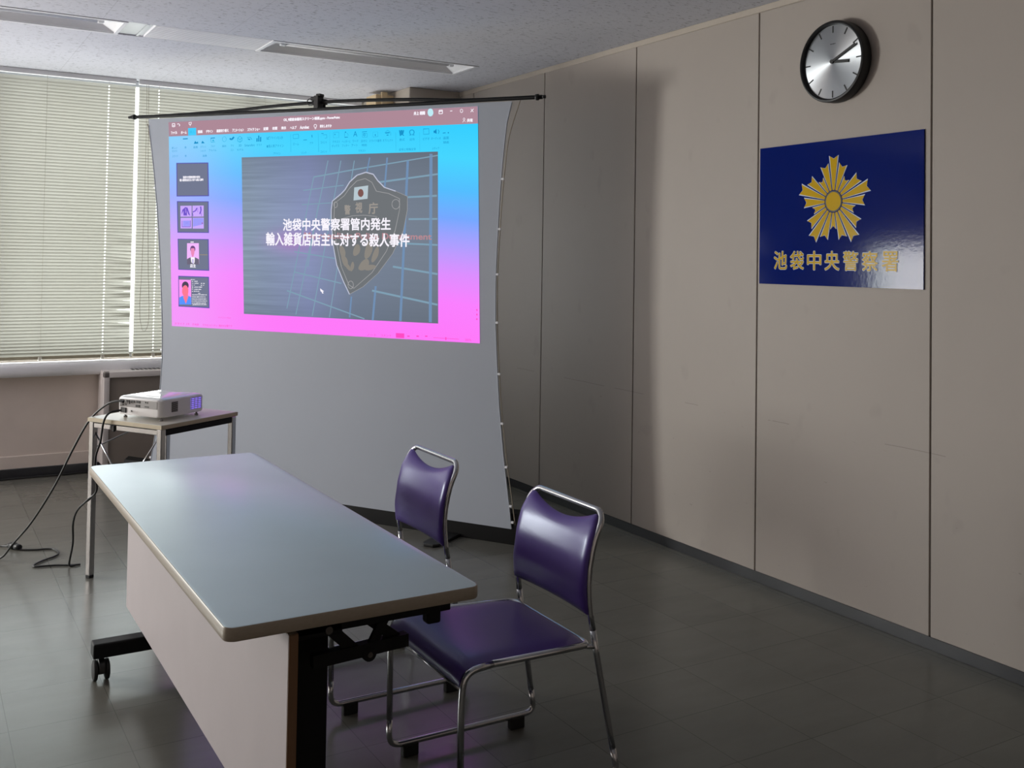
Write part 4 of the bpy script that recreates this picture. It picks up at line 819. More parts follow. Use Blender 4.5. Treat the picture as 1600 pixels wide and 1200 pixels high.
('thumb4b','thface',[[(-0.954,1.269),(-0.728,1.268),(-0.718,1.096),(-0.946,1.097)]]),
('thumb2c','lilac',[[(-0.956,1.688),(-0.867,1.688),(-0.865,1.623),(-0.953,1.623)],[(-0.861,1.688),(-0.774,1.688),(-0.772,1.623),(-0.859,1.623)],[(-0.952,1.617),(-0.864,1.617),(-0.862,1.554),(-0.95,1.554)],[(-0.857,1.617),(-0.771,1.617),(-0.769,1.553),(-0.855,1.553)]]),
('thumb2d','violet',[[(-0.916,1.68),(-0.898,1.676),(-0.876,1.628),(-0.891,1.637),(-0.902,1.659),(-0.901,1.63),(-0.929,1.631),(-0.93,1.659),(-0.945,1.635),(-0.939,1.664)],[(-0.855,1.647),(-0.832,1.656),(-0.836,1.661),(-0.859,1.653)],[(-0.83,1.657),(-0.822,1.673),(-0.83,1.675),(-0.838,1.66)],[(-0.802,1.682),(-0.798,1.658),(-0.788,1.659),(-0.792,1.683)],[(-0.798,1.66),(-0.807,1.64),(-0.798,1.637),(-0.789,1.657)],[(-0.86,1.645),(-0.857,1.626),(-0.852,1.626),(-0.856,1.646)],[(-0.94,1.6),(-0.939,1.563),(-0.935,1.563),(-0.937,1.6)],[(-0.937,1.562),(-0.873,1.562),(-0.873,1.565),(-0.937,1.565)],[(-0.871,1.563),(-0.872,1.601),(-0.876,1.601),(-0.875,1.563)],[(-0.91,1.584),(-0.89,1.585),(-0.89,1.588),(-0.91,1.587)]]),
('thumb2d','lilac2',[[(-0.917,1.673),(-0.908,1.672),(-0.908,1.646),(-0.916,1.646)],[(-0.823,1.676),(-0.821,1.649),(-0.815,1.65),(-0.817,1.676)],[(-0.795,1.645),(-0.791,1.625),(-0.785,1.626),(-0.788,1.645)],[(-0.804,1.583),(-0.805,1.582),(-0.807,1.581),(-0.81,1.581),(-0.812,1.582),(-0.812,1.583),(-0.812,1.585),(-0.81,1.586),(-0.807,1.586),(-0.805,1.585)]]),
('thumb2d','bluel',[[(-0.931,1.6),(-0.878,1.6),(-0.877,1.567),(-0.93,1.566)],[(-0.854,1.615),(-0.773,1.614),(-0.772,1.579),(-0.853,1.564)]]),
('thumb2d','redd',[[(-0.775,1.584),(-0.775,1.582),(-0.778,1.581),(-0.781,1.58),(-0.784,1.581),(-0.786,1.582),(-0.787,1.584),(-0.787,1.587),(-0.784,1.588),(-0.781,1.589),(-0.778,1.588),(-0.776,1.586)]]),
('thumb3c','pinkl',[[(-0.896,1.467),(-0.805,1.468),(-0.8,1.376),(-0.799,1.344),(-0.891,1.343),(-0.894,1.375)]]),
('thumb3d','suit',[[(-0.893,1.374),(-0.866,1.385),(-0.831,1.385),(-0.801,1.374),(-0.799,1.343),(-0.891,1.342)]]),
('thumb3d','hairp',[[(-0.83,1.433),(-0.831,1.428),(-0.833,1.423),(-0.836,1.419),(-0.84,1.416),(-0.844,1.414),(-0.849,1.413),(-0.855,1.414),(-0.859,1.415),(-0.864,1.419),(-0.867,1.423),(-0.869,1.427),(-0.87,1.433),(-0.869,1.438),(-0.868,1.442),(-0.865,1.447),(-0.861,1.45),(-0.856,1.452),(-0.851,1.452),(-0.846,1.452),(-0.841,1.45),(-0.836,1.447),(-0.833,1.443),(-0.831,1.438)]]),
('thumb3e','white',[[(-0.865,1.385),(-0.832,1.385),(-0.833,1.355),(-0.842,1.345),(-0.858,1.355)]]),
('thumb3e','facep',[[(-0.865,1.43),(-0.86,1.439),(-0.85,1.437),(-0.84,1.439),(-0.835,1.43),(-0.837,1.407),(-0.843,1.391),(-0.847,1.385),(-0.855,1.39),(-0.862,1.407)]]),
('thumb3f','violet',[[(-0.849,1.374),(-0.848,1.349),(-0.843,1.349),(-0.844,1.374)]]),
('thumb3c','tan',[[(-0.795,1.398),(-0.736,1.398),(-0.736,1.403),(-0.795,1.403)]]),
('thumb4c','pinkh',[[(-0.953,1.252),(-0.859,1.252),(-0.851,1.108),(-0.946,1.105)]]),
('thumb4d','shirtb',[[(-0.946,1.147),(-0.924,1.156),(-0.875,1.158),(-0.854,1.152),(-0.851,1.108),(-0.945,1.105)]]),
('thumb4d','hairk',[[(-0.875,1.219),(-0.876,1.212),(-0.878,1.206),(-0.882,1.202),(-0.888,1.198),(-0.894,1.195),(-0.901,1.194),(-0.908,1.195),(-0.914,1.197),(-0.92,1.2),(-0.924,1.205),(-0.927,1.211),(-0.928,1.217),(-0.927,1.224),(-0.925,1.229),(-0.921,1.234),(-0.915,1.238),(-0.909,1.241),(-0.902,1.242),(-0.895,1.241),(-0.889,1.239),(-0.883,1.235),(-0.879,1.23),(-0.876,1.225)]]),
('thumb4d','facer',[[(-0.911,1.167),(-0.878,1.168),(-0.878,1.147),(-0.893,1.135),(-0.915,1.146)]]),
('thumb4e','facer',[[(-0.876,1.187),(-0.876,1.18),(-0.878,1.172),(-0.88,1.166),(-0.884,1.161),(-0.889,1.156),(-0.894,1.154),(-0.899,1.153),(-0.905,1.153),(-0.91,1.156),(-0.915,1.16),(-0.919,1.165),(-0.922,1.171),(-0.925,1.178),(-0.925,1.186),(-0.925,1.193),(-0.923,1.2),(-0.921,1.207),(-0.917,1.212),(-0.912,1.216),(-0.907,1.219),(-0.901,1.22),(-0.896,1.219),(-0.891,1.217),(-0.886,1.213),(-0.882,1.208),(-0.878,1.202),(-0.876,1.194)],[(-0.916,1.15),(-0.875,1.156),(-0.893,1.111)]]),
('thumb4f','hairk',[[(-0.927,1.204),(-0.92,1.218),(-0.902,1.224),(-0.88,1.218),(-0.875,1.205),(-0.88,1.231),(-0.902,1.239),(-0.921,1.232)]]),
('thumb4t','white',[[(-0.859,1.256),(-0.856,1.256),(-0.856,1.252),(-0.859,1.252)],[(-0.854,1.256),(-0.846,1.256),(-0.846,1.252),(-0.854,1.252)],[(-0.844,1.256),(-0.841,1.256),(-0.841,1.253),(-0.844,1.253)],[(-0.839,1.256),(-0.836,1.256),(-0.835,1.252),(-0.839,1.252)],[(-0.834,1.256),(-0.83,1.256),(-0.83,1.253),(-0.834,1.253)],[(-0.828,1.256),(-0.826,1.256),(-0.826,1.253),(-0.828,1.253)],[(-0.85,1.246),(-0.844,1.246),(-0.844,1.242),(-0.85,1.242)],[(-0.842,1.246),(-0.84,1.246),(-0.84,1.242),(-0.842,1.242)],[(-0.832,1.246),(-0.828,1.246),(-0.828,1.243),(-0.832,1.243)],[(-0.827,1.247),(-0.821,1.247),(-0.821,1.242),(-0.826,1.242)],[(-0.819,1.247),(-0.815,1.247),(-0.815,1.242),(-0.819,1.242)],[(-0.813,1.247),(-0.805,1.247),(-0.805,1.243),(-0.813,1.243)],[(-0.849,1.234),(-0.846,1.234),(-0.845,1.231),(-0.849,1.231)],[(-0.844,1.234),(-0.838,1.234),(-0.838,1.231),(-0.844,1.231)],[(-0.831,1.235),(-0.827,1.235),(-0.827,1.231),(-0.83,1.231)],[(-0.825,1.234),(-0.817,1.235),(-0.817,1.231),(-0.825,1.231)],[(-0.815,1.236),(-0.809,1.236),(-0.809,1.231),(-0.815,1.231)],[(-0.807,1.235),(-0.801,1.235),(-0.801,1.231),(-0.807,1.231)],[(-0.8,1.236),(-0.798,1.236),(-0.798,1.232),(-0.8,1.231)],[(-0.781,1.235),(-0.777,1.235),(-0.777,1.232),(-0.781,1.232)],[(-0.776,1.236),(-0.77,1.236),(-0.77,1.231),(-0.776,1.231)],[(-0.762,1.236),(-0.754,1.236),(-0.754,1.231),(-0.762,1.231)],[(-0.753,1.236),(-0.75,1.236),(-0.75,1.232),(-0.752,1.232)],[(-0.849,1.223),(-0.841,1.223),(-0.841,1.22),(-0.849,1.22)],[(-0.84,1.223),(-0.838,1.223),(-0.838,1.22),(-0.839,1.22)],[(-0.832,1.224),(-0.826,1.224),(-0.826,1.221),(-0.831,1.22)],[(-0.781,1.224),(-0.775,1.224),(-0.775,1.22),(-0.781,1.22)],[(-0.773,1.225),(-0.77,1.225),(-0.77,1.22),(-0.773,1.22)],[(-0.763,1.224),(-0.758,1.224),(-0.757,1.221),(-0.763,1.221)],[(-0.756,1.224),(-0.754,1.224),(-0.754,1.221),(-0.756,1.221)],[(-0.847,1.213),(-0.839,1.213),(-0.839,1.208),(-0.847,1.208)],[(-0.83,1.212),(-0.826,1.212),(-0.826,1.208),(-0.83,1.208)],[(-0.825,1.213),(-0.819,1.213),(-0.819,1.209),(-0.825,1.208)],[(-0.818,1.213),(-0.814,1.213),(-0.814,1.209),(-0.817,1.209)],[(-0.812,1.213),(-0.806,1.213),(-0.806,1.209),(-0.812,1.208)],[(-0.805,1.213),(-0.801,1.213),(-0.801,1.209),(-0.804,1.209)],[(-0.799,1.213),(-0.793,1.213),(-0.793,1.21),(-0.799,1.21)],[(-0.791,1.214),(-0.783,1.214),(-0.783,1.209),(-0.791,1.209)],[(-0.782,1.214),(-0.776,1.214),(-0.776,1.209),(-0.782,1.209)],[(-0.775,1.214),(-0.77,1.214),(-0.77,1.21),(-0.775,1.21)],[(-0.848,1.201),(-0.842,1.201),(-0.842,1.197),(-0.848,1.197)],[(-0.841,1.202),(-0.839,1.202),(-0.839,1.197),(-0.841,1.197)],[(-0.831,1.199),(-0.825,1.199),(-0.825,1.196),(-0.831,1.196)],[(-0.823,1.2),(-0.819,1.2),(-0.819,1.196),(-0.823,1.196)],[(-0.817,1.2),(-0.811,1.2),(-0.811,1.196),(-0.817,1.195)],[(-0.81,1.2),(-0.804,1.2),(-0.804,1.196),(-0.81,1.196)],[(-0.802,1.2),(-0.799,1.2),(-0.798,1.197),(-0.802,1.196)],[(-0.797,1.2),(-0.794,1.2),(-0.793,1.197),(-0.797,1.197)],[(-0.792,1.201),(-0.784,1.201),(-0.784,1.196),(-0.792,1.196)],[(-0.783,1.2),(-0.776,1.2),(-0.776,1.197),(-0.783,1.197)],[(-0.848,1.187),(-0.84,1.188),(-0.84,1.184),(-0.848,1.184)],[(-0.838,1.188),(-0.837,1.188),(-0.837,1.185),(-0.838,1.184)],[(-0.832,1.189),(-0.826,1.189),(-0.826,1.184),(-0.832,1.184)],[(-0.825,1.188),(-0.819,1.188),(-0.819,1.185),(-0.824,1.185)],[(-0.817,1.189),(-0.811,1.189),(-0.811,1.185),(-0.817,1.185)],[(-0.809,1.188),(-0.806,1.189),(-0.806,1.185),(-0.809,1.185)],[(-0.804,1.189),(-0.798,1.189),(-0.798,1.185),(-0.804,1.185)],[(-0.796,1.189),(-0.792,1.189),(-0.792,1.185),(-0.796,1.185)],[(-0.791,1.189),(-0.79,1.189),(-0.79,1.186),(-0.791,1.186)],[(-0.799,1.177),(-0.793,1.177),(-0.793,1.173),(-0.799,1.173)],[(-0.792,1.177),(-0.788,1.177),(-0.788,1.173),(-0.792,1.173)],[(-0.786,1.177),(-0.783,1.177),(-0.783,1.173),(-0.786,1.173)],[(-0.781,1.178),(-0.781,1.178),(-0.78,1.173),(-0.781,1.173)],[(-0.845,1.167),(-0.837,1.167),(-0.836,1.163),(-0.844,1.163)],[(-0.835,1.167),(-0.829,1.167),(-0.829,1.163),(-0.835,1.163)],[(-0.828,1.167),(-0.822,1.167),(-0.822,1.164),(-0.828,1.164)],[(-0.821,1.168),(-0.815,1.168),(-0.815,1.164),(-0.821,1.164)],[(-0.813,1.168),(-0.805,1.168),(-0.805,1.164),(-0.813,1.164)],[(-0.803,1.168),(-0.795,1.168),(-0.795,1.165),(-0.803,1.165)],[(-0.793,1.169),(-0.787,1.169),(-0.787,1.165),(-0.793,1.164)],[(-0.785,1.169),(-0.782,1.169),(-0.782,1.165),(-0.785,1.165)],[(-0.78,1.169),(-0.777,1.169),(-0.776,1.165),(-0.78,1.165)],[(-0.775,1.169),(-0.769,1.17),(-0.769,1.165),(-0.775,1.165)],[(-0.768,1.17),(-0.764,1.17),(-0.764,1.165),(-0.768,1.165)],[(-0.763,1.169),(-0.755,1.17),(-0.754,1.166),(-0.762,1.165)],[(-0.753,1.169),(-0.747,1.169),(-0.747,1.166),(-0.753,1.166)],[(-0.746,1.169),(-0.742,1.169),(-0.742,1.166),(-0.746,1.166)],[(-0.741,1.17),(-0.733,1.17),(-0.733,1.166),(-0.74,1.166)],[(-0.846,1.155),(-0.84,1.155),(-0.839,1.151),(-0.845,1.151)],[(-0.838,1.155),(-0.83,1.155),(-0.83,1.152),(-0.838,1.151)],[(-0.829,1.156),(-0.825,1.156),(-0.825,1.151),(-0.829,1.151)],[(-0.823,1.155),(-0.815,1.156),(-0.815,1.152),(-0.823,1.151)],[(-0.813,1.155),(-0.81,1.155),(-0.809,1.152),(-0.813,1.152)],[(-0.808,1.156),(-0.8,1.157),(-0.8,1.152),(-0.808,1.151)],[(-0.799,1.157),(-0.793,1.157),(-0.793,1.152),(-0.799,1.152)],[(-0.791,1.156),(-0.783,1.156),(-0.783,1.153),(-0.791,1.153)],[(-0.782,1.156),(-0.776,1.157),(-0.776,1.153),(-0.782,1.153)],[(-0.775,1.157),(-0.769,1.157),(-0.769,1.153),(-0.774,1.153)],[(-0.767,1.157),(-0.764,1.158),(-0.764,1.153),(-0.767,1.153)],[(-0.762,1.157),(-0.756,1.157),(-0.756,1.154),(-0.762,1.154)],[(-0.754,1.157),(-0.748,1.157),(-0.748,1.154),(-0.754,1.154)],[(-0.747,1.157),(-0.741,1.157),(-0.741,1.154),(-0.746,1.154)],[(-0.739,1.158),(-0.739,1.158),(-0.739,1.153),(-0.739,1.153)],[(-0.846,1.143),(-0.838,1.143),(-0.838,1.139),(-0.846,1.139)],[(-0.837,1.143),(-0.829,1.143),(-0.828,1.139),(-0.836,1.139)],[(-0.827,1.143),(-0.819,1.143),(-0.819,1.14),(-0.827,1.139)],[(-0.817,1.143),(-0.811,1.144),(-0.811,1.14),(-0.817,1.139)],[(-0.81,1.143),(-0.802,1.143),(-0.802,1.14),(-0.81,1.14)],[(-0.8,1.144),(-0.796,1.144),(-0.796,1.141),(-0.8,1.14)],[(-0.795,1.144),(-0.789,1.144),(-0.789,1.14),(-0.795,1.14)],[(-0.787,1.145),(-0.781,1.145),(-0.781,1.14),(-0.787,1.14)],[(-0.78,1.144),(-0.772,1.145),(-0.772,1.141),(-0.78,1.141)],[(-0.771,1.145),(-0.763,1.145),(-0.763,1.141),(-0.771,1.141)],[(-0.761,1.145),(-0.754,1.145),(-0.753,1.142),(-0.761,1.142)],[(-0.752,1.146),(-0.744,1.146),(-0.744,1.141),(-0.752,1.141)],[(-0.742,1.145),(-0.736,1.146),(-0.736,1.142),(-0.742,1.142)],[(-0.846,1.131),(-0.84,1.131),(-0.84,1.127),(-0.846,1.127)],[(-0.838,1.131),(-0.835,1.131),(-0.834,1.128),(-0.838,1.127)],[(-0.833,1.131),(-0.825,1.131),(-0.825,1.128),(-0.833,1.128)],[(-0.823,1.132),(-0.815,1.132),(-0.815,1.128),(-0.823,1.127)],[(-0.813,1.132),(-0.805,1.132),(-0.805,1.128),(-0.813,1.128)],[(-0.803,1.132),(-0.798,1.132),(-0.797,1.129),(-0.803,1.129)],[(-0.796,1.132),(-0.788,1.133),(-0.788,1.129),(-0.796,1.128)],[(-0.786,1.133),(-0.782,1.133),(-0.782,1.129),(-0.786,1.129)],[(-0.781,1.133),(-0.773,1.133),(-0.773,1.129),(-0.781,1.129)],[(-0.771,1.133),(-0.766,1.133),(-0.766,1.129),(-0.771,1.129)],[(-0.764,1.133),(-0.756,1.134),(-0.756,1.13),(-0.764,1.129)],[(-0.755,1.134),(-0.751,1.134),(-0.751,1.13),(-0.755,1.13)],[(-0.75,1.134),(-0.744,1.134),(-0.744,1.13),(-0.75,1.129)],[(-0.742,1.134),(-0.737,1.134),(-0.737,1.131),(-0.742,1.131)],[(-0.735,1.135),(-0.732,1.135),(-0.731,1.13),(-0.735,1.13)],[(-0.844,1.119),(-0.836,1.119),(-0.836,1.115),(-0.844,1.115)],[(-0.834,1.119),(-0.831,1.119),(-0.831,1.116),(-0.834,1.116)],[(-0.829,1.119),(-0.821,1.12),(-0.821,1.116),(-0.829,1.115)],[(-0.82,1.119),(-0.816,1.119),(-0.816,1.116),(-0.82,1.116)],[(-0.814,1.12),(-0.806,1.121),(-0.806,1.116),(-0.814,1.115)],[(-0.805,1.121),(-0.797,1.121),(-0.797,1.116),(-0.805,1.116)],[(-0.795,1.121),(-0.787,1.121),(-0.787,1.117),(-0.795,1.117)],[(-0.786,1.121),(-0.78,1.121),(-0.78,1.117),(-0.786,1.116)],[(-0.779,1.121),(-0.773,1.121),(-0.773,1.117),(-0.778,1.117)],[(-0.771,1.121),(-0.763,1.121),(-0.763,1.117),(-0.771,1.117)],[(-0.762,1.122),(-0.756,1.122),(-0.756,1.117),(-0.761,1.117)],[(-0.754,1.122),(-0.748,1.122),(-0.748,1.118),(-0.754,1.118)],[(-0.746,1.123),(-0.74,1.123),(-0.74,1.118),(-0.746,1.118)],[(-0.739,1.122),(-0.737,1.122),(-0.736,1.119),(-0.739,1.119)],[(-0.84,1.11),(-0.832,1.11),(-0.832,1.105),(-0.84,1.105)],[(-0.83,1.11),(-0.824,1.11),(-0.824,1.106),(-0.83,1.106)],[(-0.823,1.111),(-0.819,1.111),(-0.819,1.106),(-0.823,1.106)],[(-0.818,1.111),(-0.812,1.111),(-0.812,1.106),(-0.818,1.106)],[(-0.81,1.111),(-0.802,1.111),(-0.802,1.107),(-0.81,1.107)],[(-0.801,1.111),(-0.795,1.111),(-0.795,1.107),(-0.801,1.107)],[(-0.793,1.111),(-0.785,1.111),(-0.785,1.107),(-0.793,1.107)],[(-0.784,1.111),(-0.78,1.111),(-0.78,1.108),(-0.784,1.108)],[(-0.779,1.111),(-0.773,1.111),(-0.773,1.108),(-0.779,1.108)],[(-0.772,1.112),(-0.768,1.112),(-0.768,1.108),(-0.772,1.108)],[(-0.766,1.112),(-0.763,1.113),(-0.762,1.108),(-0.766,1.107)],[(-0.761,1.112),(-0.758,1.112),(-0.757,1.109),(-0.761,1.109)],[(-0.756,1.112),(-0.753,1.112),(-0.752,1.108),(-0.756,1.108)],[(-0.751,1.113),(-0.748,1.113),(-0.747,1.109),(-0.751,1.108)],[(-0.746,1.113),(-0.738,1.113),(-0.738,1.109),(-0.746,1.109)],[(-0.737,1.113),(-0.734,1.113),(-0.733,1.109),(-0.737,1.109)]]),
('status_icons','redpink',[[(0.568,1.006),(0.62,1.006),(0.62,0.982),(0.569,0.982)],[(0.638,0.99),(0.653,0.99),(0.653,0.996),(0.639,0.996)],[(0.694,0.992),(0.709,0.992),(0.709,0.999),(0.694,0.999)],[(0.746,0.995),(0.761,0.995),(0.761,1.001),(0.746,1.001)],[(0.796,0.992),(0.947,0.991),(0.947,0.993),(0.796,0.994)],[(0.867,0.999),(0.867,0.984),(0.873,0.984),(0.873,0.999)],[(1.05,1.143),(1.05,1.139),(1.047,1.138),(1.045,1.139),(1.044,1.143),(1.044,1.147),(1.047,1.149),(1.049,1.147)],[(1.051,1.121),(1.05,1.117),(1.048,1.115),(1.045,1.117),(1.044,1.12),(1.045,1.124),(1.047,1.126),(1.05,1.124)],[(1.051,1.098),(1.05,1.094),(1.048,1.092),(1.045,1.094),(1.044,1.097),(1.045,1.101),(1.048,1.103),(1.05,1.101)]]),
]

def image_material():
    m = bpy.data.materials.new('projected_window_background'); m.use_nodes = True
    nt = m.node_tree; nt.nodes.remove(nt.nodes['Principled BSDF'])
    uv = nt.nodes.new('ShaderNodeUVMap'); sx = nt.nodes.new('ShaderNodeSeparateXYZ'); nt.links.new(uv.outputs[0], sx.inputs[0])
    q = math_node(nt, 'ADD', sx.outputs[1], math_node(nt, 'MULTIPLY', math_node(nt, 'SUBTRACT', 0.5, sx.outputs[0]), 0.13))
    cr = nt.nodes.new('ShaderNodeValToRGB'); e = cr.color_ramp.elements
    e[0].position = 0.0; e[0].color = (*lin((52, 206, 255)), 1)
    e[1].position = 1.0; e[1].color = (*lin((255, 122, 250)), 1)
    for p, c in ((0.16, (70, 214, 255)), (0.30, (84, 190, 255)), (0.42, (118, 168, 255)), (0.54, (176, 158, 255)), (0.66, (222, 142, 255)), (0.78, (250, 128, 255)), (0.93, (255, 122, 250))):
        k = cr.color_ramp.elements.new(p); k.color = (*lin(c), 1)
    nt.links.new(q, cr.inputs[0])
    pl = math_node(nt, 'MULTIPLY', math_node(nt, 'EXPONENT', math_node(nt, 'MULTIPLY', math_node(nt, 'POWER', math_node(nt, 'DIVIDE', math_node(nt, 'SUBTRACT', sx.outputs[0], 0.02), 0.22), 2.0), -1.0)), 0.30)
    mx = nt.nodes.new('ShaderNodeMix'); mx.data_type = 'RGBA'; nt.links.new(pl, mx.inputs['Factor'])
    nt.links.new(cr.outputs[0], mx.inputs[6]); mx.inputs[7].default_value = (*lin((226, 206, 255)), 1)
    em = nt.nodes.new('ShaderNodeEmission'); nt.links.new(mx.outputs[2], em.inputs[0])
    nt.links.new(em.outputs[0], nt.nodes['Material Output'].inputs[0])
    return m

def slide_material():
    m = bpy.data.materials.new('projected_slide_background'); m.use_nodes = True
    nt = m.node_tree; nt.nodes.remove(nt.nodes['Principled BSDF'])
    uv = nt.nodes.new('ShaderNodeUVMap'); sx = nt.nodes.new('ShaderNodeSeparateXYZ'); nt.links.new(uv.outputs[0], sx.inputs[0])
    cr = nt.nodes.new('ShaderNodeValToRGB')
    e = cr.color_ramp.elements; e[0].color = (*lin((134, 150, 168)), 1); e[1].color = (*lin((114, 124, 138)), 1)
    k = e.new(0.36); k.color = (*lin((134, 144, 182)), 1)
    k = e.new(0.60); k.color = (*lin((118, 130, 150)), 1)
    nt.links.new(sx.outputs[0], cr.inputs[0])
    mp = nt.nodes.new('ShaderNodeMapping'); mp.inputs['Scale'].default_value = (2.2, 42, 1); nt.links.new(uv.outputs[0], mp.inputs[0])
    n = nt.nodes.new('ShaderNodeTexNoise'); n.inputs['Scale'].default_value = 1.0; n.inputs['Detail'].default_value = 5; nt.links.new(mp.outputs[0], n.inputs['Vector'])
    amp = math_node(nt, 'MAXIMUM', math_node(nt, 'SUBTRACT', 0.55, math_node(nt, 'MULTIPLY', sx.outputs[0], 1.1)), 0.05)
    v = math_node(nt, 'ADD', 1.0, math_node(nt, 'MULTIPLY', math_node(nt, 'SUBTRACT', n.outputs['Fac'], 0.5), math_node(nt, 'MULTIPLY', amp, 1.6)))
    edge = math_node(nt, 'ABSOLUTE', math_node(nt, 'SUBTRACT', sx.outputs[1], 0.5))
    v = math_node(nt, 'MULTIPLY', v, math_node(nt, 'SUBTRACT', 1.06, math_node(nt, 'MULTIPLY', math_node(nt, 'POWER', edge, 2.0), 1.0)))
    # magenta glow behind the second line of the title
    dx = math_node(nt, 'POWER', math_node(nt, 'DIVIDE', math_node(nt, 'SUBTRACT', sx.outputs[0], 0.28), 0.13), 2.0)
    dy = math_node(nt, 'POWER', math_node(nt, 'DIVIDE', math_node(nt, 'SUBTRACT', sx.outputs[1], 0.535), 0.07), 2.0)
    gl = math_node(nt, 'MULTIPLY', math_node(nt, 'EXPONENT', math_node(nt, 'MULTIPLY', math_node(nt, 'ADD', dx, dy), -1.0)), 0.55)
    mx = nt.nodes.new('ShaderNodeMix'); mx.data_type = 'RGBA'; nt.links.new(gl, mx.inputs['Factor'])
    nt.links.new(cr.outputs[0], mx.inputs[6]); mx.inputs[7].default_value = (*lin((176, 112, 190)), 1)
    em = nt.nodes.new('ShaderNodeEmission'); nt.links.new(mx.outputs[2], em.inputs[0]); nt.links.new(v, em.inputs[1])
    nt.links.new(em.outputs[0], nt.nodes['Material Output'].inputs[0])
    return m

EC_ = dict(white=(250, 246, 255), pale=(190, 236, 246), band=(174, 138, 152), tab=(70, 206, 255), dkcyan=(22, 142, 200), cyan2=(48, 178, 226), rtext=(26, 148, 204),
    grid=(128, 160, 180), gridb=(114, 144, 180), badgeface=(112, 116, 120), badgeedge=(190, 194, 214), badgeline=(160, 160, 162), badgegold=(140, 135, 128),
    flag=(184, 200, 208), flagdot=(126, 88, 84), dept=(182, 138, 146), signtext=(156, 150, 144), thedge=(92, 88, 176), thface=(116, 122, 146), lilac=(206, 172, 255), lilac2=(176, 140, 236),
    violet=(116, 88, 204), bluel=(160, 158, 252), redd=(176, 60, 130), pinkl=(244, 186, 255), pinkh=(255, 152, 246), suit=(112, 106, 126), hairp=(110, 78, 130), facep=(236, 142, 190),
    tan=(150, 140, 130), shirtb=(92, 150, 255), hairk=(82, 70, 92), facer=(255, 124, 150), redpink=(255, 76, 196), hi=(56, 190, 235))
EM = {k: emat('projected_'+k, c) for k, c in EC_.items()}
def quad_uv(name, q, off, m, parent, n=1):
    bm = bmesh.new(); uvl = bm.loops.layers.uv.new('UVMap')
    V = [bm.verts.new((x, -off, z)) for x, z in q]
    f = bm.faces.new(V)
    for l, uv in zip(f.loops, ((0, 0), (1, 0), (1, 1), (0, 1))): l[uvl].uv = uv
    return obj(name, bm, m, parent)
image = quad_uv('projected_image', AREAS['IMG'], 0.0016, image_material(), scr)
quad_uv('title_bar', AREAS['TITLE'], 0.0022, EM['band'], image)
quad_uv('slide', AREAS['SLIDE'], 0.0022, slide_material(), image)
quad_uv('selected_tab', AREAS['TABHI'], 0.0026, EM['tab'], image)
def sub(name, items):
    """one sub-part of flat shapes; items = (material key, layer offset, polygons or (body, quad, bold))"""
    bm = bmesh.new(); keys = []
    for mk, off, polys in items:
        if mk not in keys: keys.append(mk)
        mi = keys.index(mk)
        for p in polys:
            if isinstance(p, tuple):
                body, q, bold = p
                vs, fs, asp = text_mesh(body)
                a, b, c, d = [Vector(v) for v in q]      # top left, top right, bottom right, bottom left
                e = bold*(a-d).length
                for n, (ex, ez) in enumerate([(0, 0)] + ([(e*math.cos(g*PI/3), e*math.sin(g*PI/3)) for g in range(6)] if bold else [])):
                    V = []
                    for u, v in vs:
                        w_ = (d*(1-u)+c*u)*(1-v) + (a*(1-u)+b*u)*v
                        V.append(bm.verts.new((w_.x+ex, -off-n*0.00001, w_.y+ez)))
                    for f in fs:
                        try: bm.faces.new([V[k] for k in f]).material_index = mi
                        except ValueError: pass
            else:
                V = [bm.verts.new((x, -off, z)) for x, z in p]
                try:
                    f = bm.faces.new(V); f.material_index = mi; f.normal_update()
                    if len(V) > 4: 
                        for g in bmesh.ops.triangulate(bm, faces=[f])['faces']: g.material_index = mi
                except ValueError: pass
    return obj(name, bm, [EM[k] for k in keys], image)
def polys(g): return [(mk, ps) for gg, mk, ps in SHAPES if gg == g]
def texts(g, bold): return [(b, q, bold) for gg, b, q in TEXTS if gg == g]
sub('title_text', [('white', 0.0030, texts('title_text', 0.06))])
sub('selected_tab_text', [('hi', 0.0032, texts('tab_text', 0.0))])
sub('window_icons', [(m, 0.0030, p) for m, p in polys('window_icons')])
sub('ribbon_text', [('rtext', 0.0026, texts('ribbon_text', 0.0))])
sub('ribbon_icons', [(m, 0.0026, p) for m, p in polys('ribbon_icons')])
sub('slide_grid', [(m, 0.0026, p) for m, p in polys('slide_grid')])
ordr = ['badgeface', 'badgeline', 'badgeedge', 'flag', 'flagdot', 'badgegold']
its = [(m, 0.0030+0.0004*ordr.index(m), p) for m, p in polys('badge')]
bt = texts('badge_text', 0.03)
its += [('dept', 0.0054, [b for b in bt if len(b[0]) > 3]), ('signtext', 0.0052, [b for b in bt if len(b[0]) == 1])]
sub('badge', its)
sub('slide_text', [('white', 0.0062, texts('slide_text', 0.028))])
sub('mouse_pointer', [(m, 0.0062, p) for m, p in polys('cursor')])
sub('status_bar', [(m, 0.0026, p) for m, p in polys('status_icons')] + [('redpink', 0.0026, texts('status_text', 0.0))])
for k in '1234':
    its = []
    for i, sfx in enumerate(('', 'b', 'c', 'd', 'e', 'f', 't')):
        its += [(m, 0.0026+0.0005*i, p) for m, p in polys('thumb'+k+sfx)]
    tt = texts('thumb'+k+'_text', 0.05)
    if tt: its.append(('white', 0.0060, tt))
    sub('slide_thumbnail', its)

